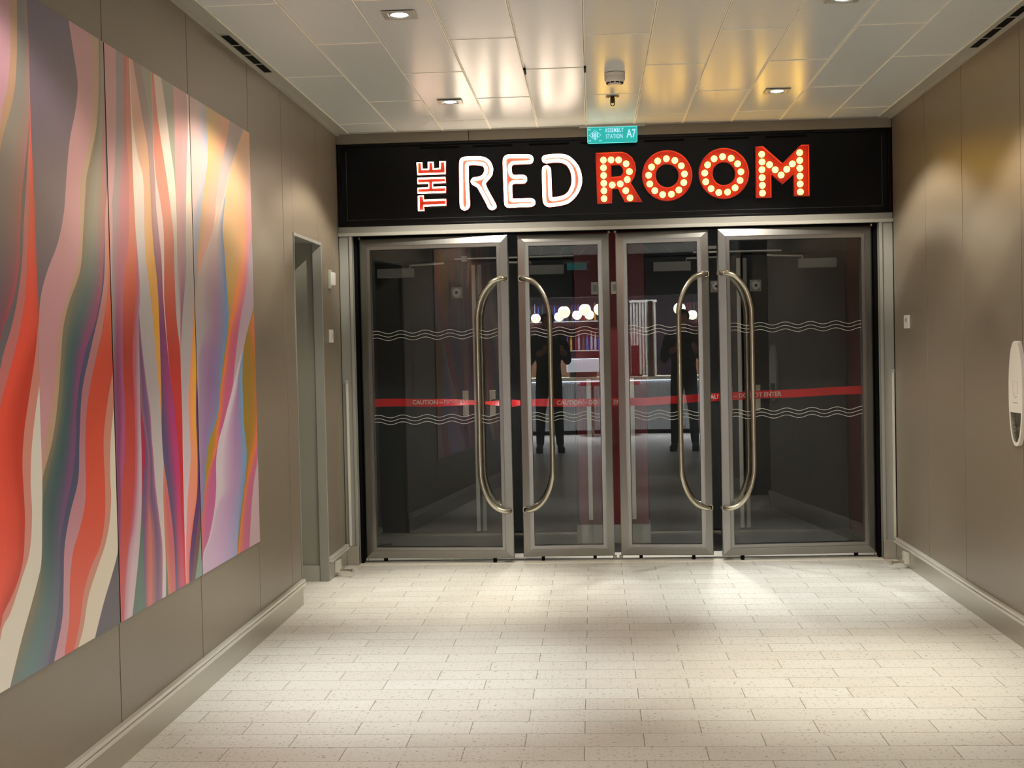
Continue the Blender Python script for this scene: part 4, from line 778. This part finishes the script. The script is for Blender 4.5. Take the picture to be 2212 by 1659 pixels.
s = thing('back_bar_shelf', (.55, -4.9, 0), 'dark back bar with glass shelves, seen mirrored', 'shelf')
bxo('cabinet', (-.9, 1.3, -.3, .0, 0, 1.1), WOOD, s); bxo('back_panel', (-.9, 1.3, -.32, -.3, 0, 1.98), mat('mirror_dark', (120, 80, 90), .15, metal=.8), s)
for x in (-.9, 1.28): bxo('upright', (x, x+.02, -.28, -.02, 1.1, 1.98), STEELH, s)
for k, z in enumerate((1.235, 1.70)):
    tag(bxo('shelf_board', (-.32, 1.82, -5.14, -4.91, z, z+.015), GREYP), '%s shelf board of the back bar, seen mirrored in the glass' % ('lower', 'upper')[k], 'shelf')
BC = [((150, 110, 40), 'amber'), ((40, 70, 140), 'blue'), ((120, 120, 132), 'clear'), ((110, 25, 35), 'red'), ((40, 60, 50), 'green'), ((80, 60, 120), 'violet'), ((25, 22, 25), 'black')]
BM_ = [mat('%s_bottle_glass' % n, c_, .1, spec=.8) for c_, n in BC]
NTH = ['first', 'second', 'third', 'fourth', 'fifth', 'sixth', 'seventh', 'eighth', 'ninth', 'tenth', 'eleventh', 'twelfth', 'thirteenth', 'fourteenth', 'fifteenth', 'sixteenth', 'seventeenth', 'eighteenth', 'nineteenth', 'twentieth', 'twenty-first', 'twenty-second']
for i in range(44):
    row = i // 22; x = -.12+(i % 22)*.064+random.uniform(-.006, .006); z = (1.25, 1.715)[row]; k = random.randrange(7)
    h_ = random.uniform(.23, .29); r_ = random.uniform(.014, .022)
    bm = bmesh.new(); lathe(bm, [(.001, 0), (r_, 0.002), (r_, h_*.66), (r_*.45, h_*.78), (r_*.42, h_), (.001, h_)], n=12)
    b = me_obj('bottle', bm, BM_[k], None, True); b.location = (x, -5.02, z)
    tag(b, '%s bottle on the %s back bar shelf, %s from the left, seen mirrored' % (BC[k][1], ('lower', 'upper')[row], NTH[i % 22]), 'bottle', 'bottles of the back bar')
ORD = ['first', 'second', 'third', 'fourth', 'fifth', 'sixth', 'seventh', 'eighth']
proto = None
for i, (x, y, z, r_) in enumerate(((-.24, -3.35, 1.83, .088), (-.07, -3.6, 1.74, .072), (.28, -3.75, 1.76, .072), (.34, -3.35, 1.82, .09), (.55, -3.7, 1.78, .072), (.65, -3.4, 1.85, .088), (.74, -3.8, 1.78, .072), (.87, -3.4, 1.85, .09))):
    lb = '%s opal globe pendant from the left above the bar, seen mirrored in the glass' % ORD[i]
    t = thing('globe_pendant', (x, y, z), lb, 'pendant lamp', 'opal globe pendants over the bar')
    bm = bmesh.new(); lathe(bm, [(r_*math.sin(a), r_*math.cos(a)) for a in [R(28)+R(152)*k/14 for k in range(14)]]+[(.001, -r_)], n=28); me_obj('globe', bm, GLOBE, t, True)
    bm = bmesh.new(); cyl(bm, (0, 0, r_*.92), r_*.47, .012, 'z', 20); me_obj('cap', bm, BLACKM, t)
    bm = bmesh.new(); tube(bm, [(0, 0, r_*.95), (0, 0, 2.94-z)], .003, 6); me_obj('cord', bm, BLACKM, t)
for x, lb in ((.72, 'right red bar stool at the counter, seen mirrored in the glass'), (-1.0, 'left red bar stool at the counter, seen mirrored in the glass')):
    t = thing('bar_stool', (x, -3.15, 0), lb, 'stool', 'red bar stools')
    bm = bmesh.new(); lathe(bm, [(.001, .79), (.17, .785), (.18, .76), (.17, .735), (.001, .73)], n=28); me_obj('seat', bm, REDS, t, True)
    bm = bmesh.new(); cyl(bm, (0, 0, .38), .02, .71, 'z', 14); me_obj('post', bm, STEELH, t, True)
    bm = bmesh.new(); lathe(bm, [(.19, 0), (.19, .012), (.03, .03), (.001, .03)], n=28); me_obj('base', bm, STEELH, t, True)
t = thing('wooden_post', (-.66, -3.3, .85), 'brown wooden post on the bar counter, seen mirrored', 'post'); bxo('shaft', (-.035, .035, -.035, .035, 0, 1.1), WOOD, t, .003)
bxo('foot', (-.05, .05, -.05, .05, 0, .03), WOOD, t)
t = thing('slatted_screen', (-.85, -4.2, 0), 'pale slatted screen beside the wooden post, seen mirrored', 'screen')
bm = bmesh.new()
for k in range(9): box(bm, -.2+k*.045, -.17+k*.045, -.02, .02, 0.05, 2.0)
box(bm, -.21, .21, -.03, .03, 1.96, 2.0); box(bm, -.21, .21, -.03, .03, 0, .05); me_obj('slats', bm, GREYP, t)
t = thing('red_banner', (-.93, -3.66, .85), 'red display panel on the bar counter, seen mirrored', 'panel'); bxo('panel', (-.06, .06, -.01, .01, .02, .46), DARKR, t, .004); bxo('base', (-.1, .1, -.05, .05, 0, .02), BLACKM, t)

# ------------------------------------------------------------------ photographer
SKIN = mat('skin', (205, 150, 120), .5); CLOTH = mat('black_cloth', (24, 24, 28), .85, noise=(60, .3)); CLOTH2 = mat('dark_trousers', (26, 26, 30), .85); HAIR = mat('dark_hair', (30, 24, 20), .6); SHOE = mat('black_shoe', (18, 18, 18), .5)
def chain(bm, pts):
    """tapered limb through (x,y,z,r) points"""
    sp = smooth_path([(p[0], p[1], p[2]) for p in pts], 5); rs = []
    n = len(pts)
    for i in range(n-1):
        for j in range(5): rs.append(pts[i][3]+(pts[i+1][3]-pts[i][3])*j/5)
    rs.append(pts[-1][3]); tube(bm, sp, rs, 14)
def ball(bm, c, rx, ry, rz, n=16):
    b2 = bmesh.new(); bmesh.ops.create_uvsphere(b2, u_segments=n, v_segments=n//2+2, radius=1)
    bmesh.ops.scale(b2, vec=(rx, ry, rz), verts=b2.verts); bmesh.ops.translate(b2, vec=c, verts=b2.verts); merge(bm, b2)
bm = bmesh.new()
def trunk(bm, secs):
    rings = []
    for z, y, rx, ry in secs:
        rings.append([bm.verts.new((rx*math.cos(2*math.pi*k/24), y+ry*math.sin(2*math.pi*k/24), z)) for k in range(24)])
    for a, b in zip(rings, rings[1:]):
        for k in range(24): bm.faces.new((a[k], a[(k+1) % 24], b[(k+1) % 24], b[k]))
    bm.faces.new(rings[0]); bm.faces.new(rings[-1])
trunk(bm, [(.80, -.36, .12, .10), (.86, -.36, .17, .125), (.95, -.36, .185, .135), (1.06, -.36, .175, .13), (1.18, -.355, .185, .135), (1.30, -.35, .205, .135), (1.38, -.345, .2, .115), (1.425, -.34, .14, .085), (1.45, -.335, .075, .065)])
chain(bm, [(0, -.335, 1.42, .06), (0, -.325, 1.49, .055), (0, -.315, 1.53, .055)])
# head: skull, jaw, nose, brow, ears, lips
ball(bm, (0, -.315, 1.635), .076, .095, .092, 24); ball(bm, (0, -.285, 1.575), .056, .066, .06, 20); ball(bm, (0, -.222, 1.54), .022, .018, .018)
ball(bm, (0, -.212, 1.598), .013, .018, .016); chain(bm, [(0, -.224, 1.64, .009), (0, -.214, 1.615, .011), (0, -.208, 1.6, .012)])
ball(bm, (0, -.228, 1.652), .05, .014, .009); ball(bm, (0, -.218, 1.569), .022, .009, .0045); ball(bm, (0, -.219, 1.561), .02, .009, .005)
for s_ in (-1, 1):
    ball(bm, (s_*.078, -.318, 1.61), .009, .018, .03); ball(bm, (s_*.03, -.226, 1.638), .012, .008, .008)
    chain(bm, [(s_*.13, -.345, 1.385, .085), (s_*.2, -.34, 1.365, .078), (s_*.25, -.30, 1.25, .062), (s_*.275, -.25, 1.13, .054)])
    chain(bm, [(s_*.275, -.255, 1.13, .055), (s_*.235, -.19, 1.17, .05), (s_*.17+.03, -.11, 1.225, .042), (s_*.125+.04, -.075, 1.25, .034)])
    # hand: palm and five fingers round the phone's edge
    px = .05+s_*.105
    chain(bm, [(px+s_*.01, -.078, 1.245, .028), (px+s_*.006, -.06, 1.265, .03), (px, -.05, 1.29, .026)])
    for k, (dz, ln) in enumerate(((.035, .9), (.014, 1.0), (-.008, .95), (-.03, .75))):
        zc_ = 1.285+dz; chain(bm, [(px, -.052, zc_-.005, .011), (px+s_*.008, -.028, zc_, .0098), (px-s_*.004, -.004, zc_+.002, .0088), (px-s_*.004-s_*.028*ln, .003, zc_+.003, .0075)])
    chain(bm, [(px-s_*.005, -.062, 1.265, .013), (px-s_*.025, -.045, 1.262, .011), (px-s_*.045, -.034, 1.272, .0095)])
    # legs
    chain(bm, [(s_*.085, -.36, .92, .105), (s_*.1, -.355, .75, .095), (s_*.125, -.345, .5, .072), (s_*.135, -.35, .3, .066), (s_*.145, -.36, .1, .055)])
    chain(bm, [(s_*.145, -.37, .09, .045), (s_*.155, -.32, .06, .045), (s_*.175, -.24, .045, .035)])
for v in bm.verts:
    if v.co.y < -.085 or v.co.z < 1.15: v.co.x *= .86
SRC = me_obj('person_source', bm, CLOTH)
md = SRC.modifiers.new('r', 'REMESH'); md.mode = 'VOXEL'; md.voxel_size = .0055
bpy.context.view_layer.update()
me = bpy.data.meshes.new_from_object(SRC.evaluated_get(bpy.context.evaluated_depsgraph_get())); bpy.data.objects.remove(SRC); me.name = 'person'
me.materials.clear()
for mm in (CLOTH, CLOTH2, SKIN): me.materials.append(mm)
for p in me.polygons:
    c_ = p.center; p.use_smooth = True
    p.material_index = 2 if (c_.z > 1.462 or (c_.y > -.085 and c_.z > 1.15)) else (1 if c_.z < .9 else 0)
person = bpy.data.objects.new('person', me); COL.objects.link(person)
tag(person, 'person in black clothes holding up a phone, seen mirrored in the middle glass doors', 'person')
bm = bmesh.new(); ball(bm, (0, -.33, 1.658), .083, .098, .086, 28)
bmesh.ops.delete(bm, geom=[v for v in bm.verts if v.co.y > -.265 and v.co.z < 1.685 or v.co.z < 1.6], context='VERTS')
h_ = me_obj('hair', bm, HAIR, person, True); sm = h_.modifiers.new('s', 'SOLIDIFY'); sm.thickness = .006
bm = bmesh.new(); tube(bm, smooth_path([(.07*math.cos(2*math.pi*k/12), -.335+.062*math.sin(2*math.pi*k/12), 1.448) for k in range(12)], 3, True), .014, 10, closed=True); me_obj('jacket_collar', bm, CLOTH, person, True)
for s_ in (-1, 1):
    bm = bmesh.new(); box(bm, s_*.135-.042, s_*.135+.042, -.42, -.175, 0, .022, .008); ball(bm, (s_*.137, -.23, .045), .046, .065, .04); ball(bm, (s_*.131, -.36, .05), .044, .062, .055); ball(bm, (s_*.133, -.3, .055), .043, .07, .045)
    me_obj('shoe', bm, SHOE, person, True)
ph = thing('phone', (.05, -.016, 1.28), 'black phone held up sideways by the photographer', 'phone')
bxo('body', (-.08, .08, -.004, .004, -.038, .038), BLACK, ph, .003); bxo('camera_bump', (.03, .07, .004, .006, -.005, .033), BLACKM, ph, .001); bxo('screen', (-.076, .076, -.0045, -.004, -.034, .034), emit('phone_screen', (90, 90, 95), .4), ph)
